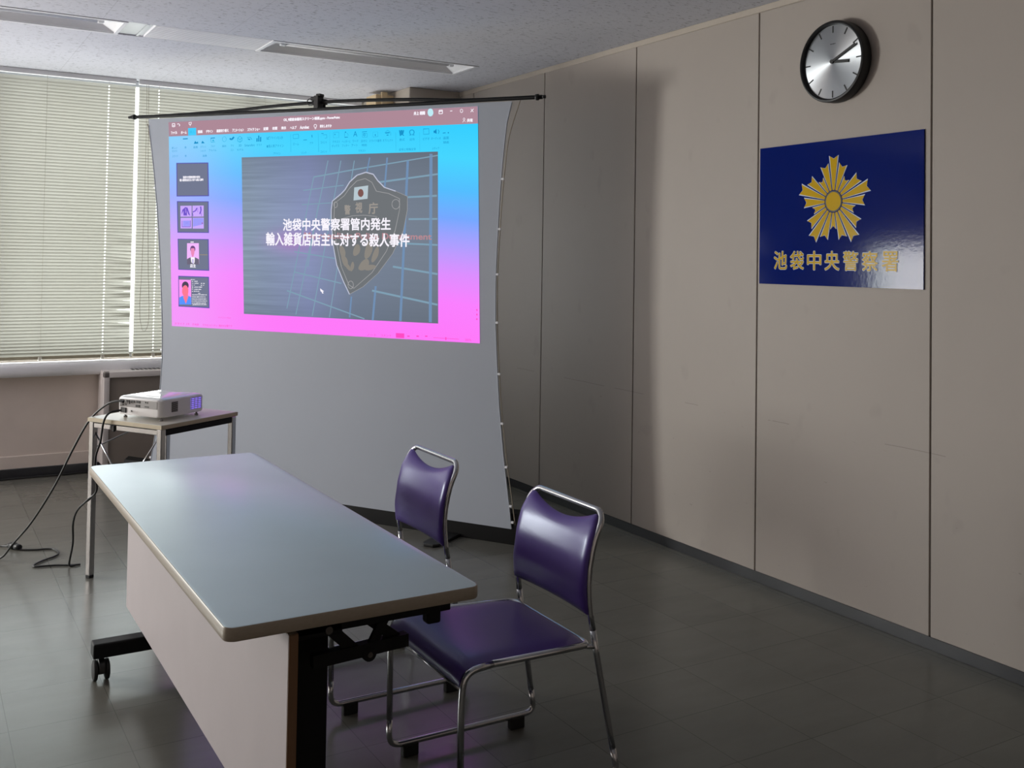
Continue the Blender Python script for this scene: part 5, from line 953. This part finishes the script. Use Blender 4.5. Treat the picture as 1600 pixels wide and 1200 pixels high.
# ---------------------------------------------------------------- projector stand
PS = math.atan2(-0.841, 0.541)
Lc, Nc, Rc = Vector((-2.543, 4.696)), Vector((-2.311, 4.335)), Vector((-1.94, 4.600))
ctr = (Lc+Rc)/2
std = thing('projector_stand', 'small cream-topped stand with chrome legs under the projector', 'stand', (ctr.x, ctr.y, 0), PS)
a_, b_ = 0.2145, 0.228     # half sizes along L-N and N-R
bm = bmesh.new(); box(bm, -a_, a_, -b_, b_, 0.671, 0.690, bev=0.002, seg=1)
for f in bm.faces: f.material_index = 0 if f.normal.z > 0.9 or True else 1
top = obj('board', bm, M_stand, std)
bm = bmesh.new(); prof_ = [(-a_-0.001, -b_-0.001), (a_+0.001, -b_-0.001), (a_+0.001, b_+0.001), (-a_-0.001, b_+0.001)]
for k in range(4):
    x0, y0 = prof_[k]; x1, y1 = prof_[(k+1) % 4]
    box(bm, min(x0, x1)-0.0005, max(x0, x1)+0.0005, min(y0, y1)-0.0005, max(y0, y1)+0.0005, 0.6725, 0.6885)
obj('board_edge', bm, M_standedge, top)
lx, ly = a_-0.016, b_-0.016
for sx in (-1, 1):
    for sy in (-1, 1):
        bm = bmesh.new(); box(bm, sx*lx-0.013, sx*lx+0.013, sy*ly-0.013, sy*ly+0.013, 0.012, 0.671, bev=0.003, seg=2); lg = obj('leg', bm, M_chrome, std)
        bm = bmesh.new(); box(bm, sx*lx-0.0125, sx*lx+0.0125, sy*ly-0.0125, sy*ly+0.0125, 0.0, 0.014, bev=0.002, seg=1); obj('leg_tip', bm, M_rubber, lg)
for sy in (-1, 1):
    bm = bmesh.new(); box(bm, -lx+0.012, lx-0.012, sy*ly-0.010, sy*ly+0.010, 0.646, 0.668, bev=0.002, seg=1); obj('rail', bm, M_chrome, std)
for sx in (-1, 1):
    bm = bmesh.new(); box(bm, sx*lx-0.010, sx*lx+0.010, -ly+0.012, ly-0.012, 0.643, 0.669, bev=0.002, seg=1); obj('rail', bm, M_blackm, std)
for p, q in (((-lx+0.01, -ly+0.002, 0.625), (0.004, -ly+0.002, 0.385)), ((lx-0.01, -ly-0.005, 0.635), (-0.004, -ly-0.005, 0.385)), ((-lx+0.004, -ly+0.012, 0.56), (-lx+0.004, ly-0.012, 0.645))):
    bm = bmesh.new(); tube(bm, [p, q], 0.0035, 8); obj('cross_brace', bm, M_chrome, std)
bm = bmesh.new(); box(bm, -0.075, -0.055, -ly-0.018, -ly-0.006, 0.640, 0.668, bev=0.003, seg=1); obj('cable_clip', bm, M_black, std)

# ---------------------------------------------------------------- projector
PR = math.atan2(-0.208, 0.139)
prj = thing('projector', 'white data projector with cables plugged in, on the chrome-legged stand', 'projector', (-2.302, 4.438, 0.690), PR)
# local: near corner at the origin, connector face along -x at y = 0, vent face along +y at x = 0
w_, d_ = 0.252, 0.262
def Mxy(): return Matrix.Translation((-w_/2, d_/2, 0))
bm = bmesh.new(); prism(bm, rrect(w_, d_, 0.022, 6), 0.016, 0.088, M=Mxy(), bev=0.006); body = obj('body', bm, M_proj, prj, smooth=40)
bm = bmesh.new(); NXg, NYg = 14, 14
poly = rrect(w_-0.006, d_-0.006, 0.02, 6); rings = []
for s, h in ((1.0, 0.0865), (0.985, 0.0905), (0.93, 0.0935), (0.8, 0.0965), (0.55, 0.0990), (0.25, 0.1005)):
    rings.append([bm.verts.new((x*s-w_/2, y*s+d_/2, h)) for x, y in poly])
for A, B in zip(rings[:-1], rings[1:]):
    for k in range(len(A)): bm.faces.new((A[k], A[(k+1) % len(A)], B[(k+1) % len(A)], B[k])).smooth = True
bm.faces.new(rings[-1]); bm.faces.new(rings[0][::-1])
obj('top_cover', bm, M_projtop, prj, smooth=40)
# connector bay on the -y face
bm = bmesh.new(); box(bm, -0.236, -0.020, -0.0012, 0.002, 0.050, 0.083, bev=0.001, seg=1); bay = obj('connector_plate', bm, M_conn, prj)
for x, z, ww, hh in ((-0.222, 0.074, 0.026, 0.012), (-0.190, 0.076, 0.012, 0.006), (-0.178, 0.072, 0.004, 0.016), (-0.158, 0.075, 0.022, 0.009), (-0.128, 0.075, 0.024, 0.010), (-0.130, 0.058, 0.024, 0.010), (-0.085, 0.076, 0.005, 0.006), (-0.074, 0.076, 0.005, 0.006), (-0.215, 0.059, 0.010, 0.005), (-0.198, 0.060, 0.006, 0.006)):
    bm = bmesh.new(); box(bm, x-ww/2, x+ww/2, -0.003, 0.0, z-hh/2, z+hh/2, bev=0.001, seg=1); obj('socket', bm, M_black, bay)
bm = bmesh.new(); box(bm, -0.090, -0.066, -0.0022, 0.0, 0.056, 0.060); obj('printed_label', bm, M_ink, bay)
bm = bmesh.new(); box(bm, -0.228, -0.196, -0.004, 0.002, 0.024, 0.046, bev=0.002, seg=1); obj('power_inlet', bm, M_black, prj)
bm = bmesh.new(); cyl(bm, (-0.165, -0.0003, 0.034), (0, -1, 0), 0.003, 0.002, 10); obj('sensor', bm, M_black, prj)
# vents on the +x face
bm = bmesh.new()
for k in range(11): box(bm, -0.0002, 0.0016, 0.062, 0.098, 0.034+k*0.0040, 0.0364+k*0.0040)
obj('vent_grille', bm, M_black, prj)
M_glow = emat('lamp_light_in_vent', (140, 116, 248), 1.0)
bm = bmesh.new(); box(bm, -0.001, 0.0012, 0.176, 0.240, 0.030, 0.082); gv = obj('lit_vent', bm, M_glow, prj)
bm = bmesh.new()
for k in range(7): box(bm, 0.0008, 0.0028, 0.176, 0.240, 0.030+k*0.0082, 0.0335+k*0.0082)
for y in (0.176, 0.196, 0.216, 0.238): box(bm, 0.0008, 0.0026, y, y+0.0035, 0.030, 0.082)
obj('vent_bars', bm, mat('violet_lit_plastic', (206, 198, 240), 0.4, var=0.03), gv)  # violet of the lamp light is put into the bars' colour
# lens on the far (+y) side
bm = bmesh.new(); lathe(bm, [(0.0, -0.01), (0.030, -0.01), (0.032, 0.012), (0.027, 0.014), (0.024, 0.004), (0.0, 0.006)], 32, 0, Matrix.Translation((-0.075, d_, 0.055)) @ Matrix.Rotation(-PI/2, 4, 'X')); obj('lens', bm, M_black, prj, smooth=35)
for x, y in ((-0.018, 0.022), (-0.018, d_-0.03), (-w_+0.02, 0.03), (-w_+0.02, d_-0.03)):
    bm = bmesh.new(); cyl(bm, (x, y, 0.0), (0, 0, 1), 0.008, 0.006, 14); cyl(bm, (x, y, 0.005), (0, 0, 1), 0.004, 0.013, 10); obj('foot', bm, M_conn, prj)

# ---------------------------------------------------------------- cables
def cable(name, pts, r, label, mt=M_cable, n=7, cat='cable'):
    o0 = Vector(pts[-1]); bm = bmesh.new(); tube(bm, smooth_path([Vector(p)-o0 for p in pts], n), r, 8)
    return tag(obj(name, bm, mt, None, loc=o0), label, cat)
cable('video_cable', [(-2.425, 4.592, 0.762), (-2.447, 4.619, 0.764), (-2.485, 4.668, 0.742), (-2.538, 4.737, 0.672), (-2.591, 4.804, 0.544), (-2.655, 4.886, 0.367), (-2.731, 4.984, 0.199), (-2.798, 5.071, 0.087), (-2.844, 5.129, 0.015), (-2.92, 5.20, 0.006), (-3.2, 5.36, 0.006)], 0.0046,
      'black video cable sagging from the projector down to the floor at the left picture edge')
cable('power_cord', [(-2.432, 4.602, 0.726), (-2.452, 4.592, 0.726), (-2.476, 4.588, 0.722), (-2.494, 4.594, 0.705), (-2.504, 4.604, 0.668), (-2.511, 4.614, 0.596), (-2.524, 4.637, 0.533), (-2.526, 4.640, 0.463), (-2.518, 4.635, 0.385), (-2.545, 4.697, 0.334), (-2.574, 4.765, 0.280), (-2.584, 4.81, 0.215), (-2.577, 4.855, 0.117), (-2.586, 4.875, 0.036), (-2.582, 4.893, 0.007), (-2.558, 4.90, 0.0055), (-2.538, 4.897, 0.0055)], 0.0044,
      'black power cord hanging from the projector beside the chrome stand leg')
fl_ = [(-2.538, 4.897), (-2.586, 4.911), (-2.632, 4.935), (-2.687, 4.947), (-2.718, 4.952), (-2.718, 4.985), (-2.677, 5.037), (-2.623, 5.083), (-2.601, 5.133), (-2.612, 5.205), (-2.643, 5.227), (-2.685, 5.235), (-2.754, 5.275)]
c2 = cable('extension_cord', [(x, y, 0.0055) for x, y in fl_] + [(-2.80, 5.335, 0.012), (-2.86, 5.40, 0.0055), (-3.2, 5.65, 0.0055)], 0.0045,
      'black extension cord looping on the floor, with a round plug, left of the stand')
o_ = c2.location
bm = bmesh.new(); cyl(bm, Vector((-2.750, 5.272, 0.015))-o_, (-0.55, 0.83, 0), 0.012, 0.03, 16, 0.016); cyl(bm, Vector((-2.768, 5.298, 0.0165))-o_, (-0.55, 0.83, 0), 0.0165, 0.03, 16); cyl(bm, Vector((-2.785, 5.324, 0.0145))-o_, (-0.55, 0.83, 0), 0.0135, 0.028, 16, 0.006)
obj('plug', bm, M_black, c2)
cable('floor_cable', [(-3.2, 6.93, 0.0055), (-2.72, 6.93, 0.0055), (-2.54, 6.935, 0.0055), (-2.36, 6.93, 0.0055), (-2.22, 6.938, 0.0055), (-1.9, 6.93, 0.0055)], 0.0055,
      'black cord lying along the foot of the far window wall')

# ---------------------------------------------------------------- heater cabinet, wooden box
hc = thing('heater_cabinet', 'low enamelled heater cabinet under the window, behind the projector stand', 'heater', (-1.45, 6.86, 0))
bm = bmesh.new()
X0, X1, Y0, Y1 = -0.715, 0.75, -0.105, 0.105
box(bm, X0, X1, Y0+0.03, Y1, 0.075, 0.630, bev=0.002, seg=1)
box(bm, X0, X0+0.035, Y0, Y0+0.04, 0.075, 0.655, bev=0.004, seg=2); box(bm, X1-0.035, X1, Y0, Y0+0.04, 0.075, 0.655, bev=0.004, seg=2)
box(bm, X0, X1, Y0, Y0+0.04, 0.618, 0.655, bev=0.004, seg=2); box(bm, X0, X1, Y0+0.03, Y1, 0.626, 0.655, bev=0.004, seg=2)
obj('body', bm, M_heater, hc, smooth=40)
bm = bmesh.new(); box(bm, X0+0.036, X1-0.036, Y0+0.018, Y0+0.034, 0.08, 0.616, bev=0.002, seg=1); obj('front_panel', bm, M_heaterp, hc)
bm = bmesh.new(); box(bm, X0+0.02, X1-0.02, Y0+0.03, Y1, 0.0, 0.076); obj('plinth', bm, M_black, hc)
bm = bmesh.new()
for k in range(46): box(bm, X0+0.18+k*0.027, X0+0.18+k*0.027+0.017, -0.035, 0.065, 0.6545, 0.6562)
obj('grille_slots', bm, M_black, hc)

wb = thing('wooden_box', 'small pale wooden box fixed high beside the corner pillar', 'box', (-0.47, 6.47, 2.2))
bm = bmesh.new(); box(bm, -0.05, 0.082, -0.07, 0.10, 0, 0.318, bev=0.002, seg=1); obj('body', bm, M_pale_wood, wb)
bm = bmesh.new(); box(bm, -0.012, 0.030, -0.085, -0.06, 0, 0.335, bev=0.002, seg=1); obj('front_batten', bm, M_pale_wood, wb)

# ---------------------------------------------------------------- meeting table
DX0, DX1, DY0, DY1, DZ = -2.677, -2.100, 2.011, 3.776, 0.660
dcx, dcy = (DX0+DX1)/2, (DY0+DY1)/2
tb = thing('meeting_table', 'long grey-topped folding meeting table on black castered legs', 'table', (dcx, dcy, 0))
hx, hy = (DX1-DX0)/2, (DY1-DY0)/2
bm = bmesh.new(); prism(bm, rrect(2*hx-0.006, 2*hy-0.006, 0.021, 6), DZ-0.026, DZ, bev=0.0015); obj('tabletop', bm, M_lam, tb, smooth=40)
bm = bmesh.new()
R_ = rrect(2*hx, 2*hy, 0.024, 6); I_ = rrect(2*hx-0.008, 2*hy-0.008, 0.02, 6)
prof = [(I_, DZ-0.0006), (rrect(2*hx-0.003, 2*hy-0.003, 0.0225, 6), DZ-0.0006), (R_, DZ-0.003), (R_, DZ-0.024), (rrect(2*hx-0.003, 2*hy-0.003, 0.0225, 6), DZ-0.028), (I_, DZ-0.028)]
rings = [[bm.verts.new((x, y, z)) for x, y in pl] for pl, z in prof]
for A, B in zip(rings, rings[1:]+rings[:1]):
    for k in range(len(A)): bm.faces.new((A[k], A[(k+1) % len(A)], B[(k+1) % len(A)], B[k]))
obj('edge_band', bm, M_edge, tb, smooth=50)
# modesty panel
mx0 = -2.545-dcx
bm = bmesh.new(); box(bm, mx0, mx0+0.020, 2.020-dcy, 3.762-dcy, 0.160, 0.622, bev=0.001, seg=1); mp_ = obj('modesty_panel', bm, M_panel, tb)
bm = bmesh.new()
for y in (2.019, 3.7615): box(bm, mx0+0.0008, mx0+0.0205, y-dcy-0.0008, y-dcy+0.0018, 0.1605, 0.6215)
box(bm, mx0+0.0008, mx0+0.0205, 2.02-dcy, 3.762-dcy, 0.6215, 0.6228)
obj('panel_edge', bm, M_wood, mp_)
for y in (2.23, 3.56):
    s = -1 if y < 3 else 1
    yy = y-dcy
    bm = bmesh.new(); box(bm, mx0+0.022, mx0+0.158, yy-0.025, yy+0.025, 0.09, 0.60, bev=0.005, seg=2); lg = obj('leg', bm, M_blackm, tb)
    bm = bmesh.new(); box(bm, -2.685-dcx, -2.105-dcx, yy-0.028, yy+0.028, 0.078, 0.126, bev=0.005, seg=2); obj('leg_foot', bm, M_blackm, lg)
    for x in (-2.60, -2.20):
        bm = bmesh.new(); cyl(bm, (x-dcx, yy, 0.079), (0, 0, -1), 0.006, 0.006, 10); obj('foot_bolt', bm, M_screw, lg)
    for x in (-2.656, -2.135):
        bm = bmesh.new(); cyl(bm, (x-dcx, yy, 0.066), (0, 0, 1), 0.007, 0.016, 12)
        prism(bm, [(-0.031, 0.030), (-0.030, 0.052), (-0.020, 0.066), (0.0, 0.071), (0.020, 0.066), (0.030, 0.052), (0.031, 0.030), (0.012, 0.022), (-0.012, 0.022)], -0.010, 0.010, M=Matrix(((0, 0, 1, x-dcx), (1, 0, 0, yy), (0, 1, 0, 0), (0, 0, 0, 1))), bev=0.002)
        cs = obj('caster', bm, M_black, tb, smooth=40)
        for q in (-0.026, 0.011):
            bm = bmesh.new(); lathe(bm, [(0, 0), (0.024, 0), (0.0315, 0.002), (0.0335, 0.005), (0.0335, 0.010), (0.0315, 0.013), (0.024, 0.015), (0, 0.015)], 32, 0, Matrix.Translation((x-dcx+q, yy, 0.0335)) @ Matrix.Rotation(PI/2, 4, 'Y')); obj('caster_wheel', bm, M_rubber, cs, smooth=35)
    # under-frame: top rail, tilting bar with X braces
    yf = yy + s*(-0.0) - 0.115*(1 if s < 0 else -1)*1.0
    Y = lambda a: yf + a
    bm = bmesh.new(); box(bm, -2.50-dcx, -2.130-dcx, Y(-0.014), Y(0.014), 0.583, 0.6315, bev=0.002, seg=1); box(bm, -2.190-dcx, -2.155-dcx, Y(-0.016), Y(0.016), 0.558, 0.602, bev=0.006, seg=2)
    box(bm, -2.515-dcx, -2.395-dcx, min(Y(-0.014), yy-0.025), max(Y(0.014), yy+0.025), 0.575, 0.6315, bev=0.003, seg=1)
    obj('top_rail', bm, M_blackm, tb)
    bm = bmesh.new()
    def strut(bm, p, q, wd, y0, y1):
        p = Vector((p[0]-dcx, 0, p[1])); q = Vector((q[0]-dcx, 0, q[1])); d = (q-p).normalized(); n = Vector((-d.z, 0, d.x))*wd/2
        t = bmesh.new(); A = [t.verts.new((v.x, Y(y0), v.z)) for v in (p+n, q+n, q-n, p-n)]; B = [t.verts.new((v.x, Y(y1), v.z)) for v in (p+n, q+n, q-n, p-n)]
        t.faces.new(A); t.faces.new(B[::-1])
        for k in range(4): t.faces.new((A[k], A[(k+1) % 4], B[(k+1) % 4], B[k]))
        merge(bm, t)
    strut(bm, (-2.46, 0.522), (-2.235, 0.532), 0.028, -0.012, 0.012)
    cyl(bm, (-2.330-dcx, Y(-0.013), 0.517), (0, 1, 0), 0.016, 0.026, 16)
    tbar = obj('tilt_bar', bm, M_blackm, tb)
    for p, q, wd, ya, yb in (((-2.425, 0.590), (-2.36, 0.527), 0.026, -0.006, 0.006), ((-2.345, 0.604), (-2.255, 0.533), 0.024, 0.0, 0.010), ((-2.285, 0.606), (-2.330, 0.520), 0.022, -0.010, 0.0)):
        bm = bmesh.new(); strut(bm, p, q, wd, ya, yb); obj('folding_brace', bm, M_blackm, tb)
    for x, z, r, o in ((-2.428, 0.588, 0.0085, 0.015), (-2.330, 0.517, 0.006, 0.013)):
        bm = bmesh.new(); cyl(bm, (x-dcx, Y(s*o), z), (0, s, 0), r, 0.004, 16); obj('bolt', bm, M_screw, tbar)

# ---------------------------------------------------------------- stacking chairs (facing -x)
TR = 0.0085
def back_x(z):
    pts = [(0.03, 0.236), (0.06, 0.230), (0.2, 0.204), (0.36, 0.175), (0.46, 0.158), (0.525, 0.152), (0.60, 0.160), (0.66, 0.176), (0.70, 0.196), (0.725, 0.209)]
    for (z0, x0), (z1, x1) in zip(pts[:-1], pts[1:]):
        if z <= z1: return x0 + (x1-x0)*(z-z0)/(z1-z0)
    return pts[-1][1]
def back_y(z): return 0.212 - 0.030*min(1, max(0, (z-0.03)/0.55))
def make_chair(label, loc, rz):
    t = thing('stacking_chair', label, 'chair', loc, rz, 'purple stacking chairs at the meeting table')
    yF = 0.214
    # seat frame: loop of tube around the pad, with front bends
    for s in (-1, 1):
        bm = bmesh.new(); tube(bm, fillet([(-0.150, s*0.212, 0.397), (-0.232, s*0.214, 0.392), (-0.238, s*yF, 0.30), (-0.237, s*yF, 0.110)], [0.05, 0.02]), TR, 12); obj('leg', bm, M_chrome, t)
    for s in (-1, 1):
        zz = [0.105, 0.15, 0.2, 0.28, 0.36, 0.42]
        bm = bmesh.new(); tube(bm, [(back_x(z), s*back_y(z), z) for z in zz], TR, 12); obj('leg', bm, M_chrome, t)
    for s in (-1, 1):
        bm = bmesh.new(); tube(bm, fillet([(-0.237, s*yF, 0.112), (-0.237, s*yF, 0.037), (0.236, s*0.212, 0.037), (back_x(0.107), s*back_y(0.107), 0.107)], [0.036, 0.033]), TR, 12); rn = obj('runner', bm, M_chrome, t)
        for x0 in (-0.198, 0.150):
            bm = bmesh.new(); box(bm, x0, x0+0.048, s*0.213-0.012, s*0.213+0.012, 0.0, 0.036, bev=0.004, seg=2); obj('rubber_foot', bm, M_rubber, rn)
    bm = bmesh.new(); tube(bm, fillet([(-0.152, -0.212, 0.397), (0.150, -0.196, 0.386), (0.150, 0.196, 0.386), (-0.152, 0.212, 0.397)], 0.03), TR, 12)
    tube(bm, [(-0.238, -0.212, 0.352), (-0.238, 0.212, 0.352)], 0.0055, 10)
    for s in (-1, 1): tube(bm, [(0.135, s*0.194, 0.384), (back_x(0.375), s*back_y(0.375), 0.375)], 0.006, 8)
    obj('seat_frame', bm, M_chrome, t)
    zz = [0.42, 0.46, 0.50, 0.54, 0.58, 0.62, 0.65, 0.672]
    side = [(back_x(z), back_y(z), z) for z in zz]
    path = [(x, -y, z) for x, y, z in side] + fillet([(back_x(0.676), -back_y(0.676), 0.676), (back_x(0.702), -back_y(0.7)+0.002, 0.702), (back_x(0.723), -back_y(0.7)+0.026, 0.723), (back_x(0.723), back_y(0.7)-0.026, 0.723), (back_x(0.702), back_y(0.7)-0.002, 0.702), (back_x(0.676), back_y(0.676), 0.676)], 0.03) + [(x, y, z) for x, y, z in reversed(side)]
    bm = bmesh.new(); tube(bm, path, TR, 12); obj('back_frame', bm, M_chrome, t)
    # seat pad: waterfall front
    bm = bmesh.new(); NU, NV = 26, 20; top = []; bot = []
    prof = [(-0.240, 0.356), (-0.2425, 0.368), (-0.240, 0.382), (-0.231, 0.396), (-0.214, 0.4055), (-0.190, 0.4095), (-0.15, 0.411), (-0.08, 0.4085), (0.0, 0.4055), (0.08, 0.4035), (0.125, 0.4015), (0.143, 0.397), (0.148, 0.389)]
    for x, z in prof:
        hw = 0.208 - 0.018*(x+0.24)/0.39
        if x > 0.11: hw -= (x-0.11)*0.35
        rt_, rb_ = [], []
        for k in range(NV+1):
            q = -1+2*k/NV; e = abs(q)**10
            rt_.append(bm.verts.new((x, q*hw, z - 0.0085*e - 0.004*(1-q*q)*(1 if -0.2 < x < 0.12 else 0.3))))
            rb_.append(bm.verts.new((x + (0.012 if x < -0.2 else 0), q*hw*0.985, max(0.354, min(z-0.014, 0.389)) if x > -0.225 else z-0.002)))
        top.append(rt_); bot.append(rb_)
    for g in (top, bot):
        for i in range(len(prof)-1):
            for k in range(NV): bm.faces.new((g[i][k], g[i+1][k], g[i+1][k+1], g[i][k+1])).smooth = True
    for i in range(len(prof)-1):
        for k in (0, NV): bm.faces.new((top[i][k], top[i+1][k], bot[i+1][k], bot[i][k])).smooth = True
    for i in (0, len(prof)-1):
        for k in range(NV): bm.faces.new((top[i][k], top[i][k+1], bot[i][k+1], bot[i][k])).smooth = True
    obj('seat', bm, M_vinyl, t, smooth=60)
    # backrest pad: scooped top edge, hollow across
    bm = bmesh.new(); NU, NV = 28, 18; F, B = [], []
    for j in range(NV+1):
        v = j/NV; rf, rb = [], []
        for i in range(NU+1):
            q = -1+2*i/NU
            zt = 0.714 - 0.032*max(0, 1-(q/0.92)**2) ; zb = 0.462
            z = zb + (zt-zb)*v
            hw = back_y(z) + 0.004
            hw -= 0.020*max(0, (v-0.72)/0.28)**2.5
            c = 1.0
            if v < 0.08: c = 1 - (0.08-v)**2*3.2
            y = q*hw*c
            r = (1-abs(q)**14)*(1-(2*v-1)**14 if v < 0.5 else 1-(2*v-1)**18)
            hol = 0.012*(1-q*q)
            th = 0.003+0.011*max(0, r)**0.5
            rf.append(bm.verts.new((back_x(z)-0.009-th*0.85+hol, y, z))); rb.append(bm.verts.new((back_x(z)-0.009+th*0.2+hol*0.9, y, z)))
        F.append(rf); B.append(rb)
    for g in (F, B):
        for j in range(NV):
            for i in range(NU): bm.faces.new((g[j][i], g[j][i+1], g[j+1][i+1], g[j+1][i])).smooth = True
    for j in range(NV):
        for i in (0, NU): bm.faces.new((F[j][i], F[j+1][i], B[j+1][i], B[j][i])).smooth = True
    for j in (0, NV):
        for i in range(NU): bm.faces.new((F[j][i], F[j][i+1], B[j][i+1], B[j][i])).smooth = True
    obj('backrest', bm, M_vinyl, t, smooth=70)
    return t
near = make_chair('purple vinyl chair at the near end of the table, its whole seat in view', (-1.812, 2.400, 0), math.radians(-0.5))
far = near.copy(); COL.objects.link(far)
far.location = (-1.858, 3.150, 0); far.rotation_euler = (0, 0, math.radians(-0.6))
far['label'] = 'purple vinyl chair farther back, its seat hidden behind the table top'
for c in near.children:
    d = c.copy(); COL.objects.link(d); d.parent = far
    for g in c.children:
        e = g.copy(); COL.objects.link(e); e.parent = d
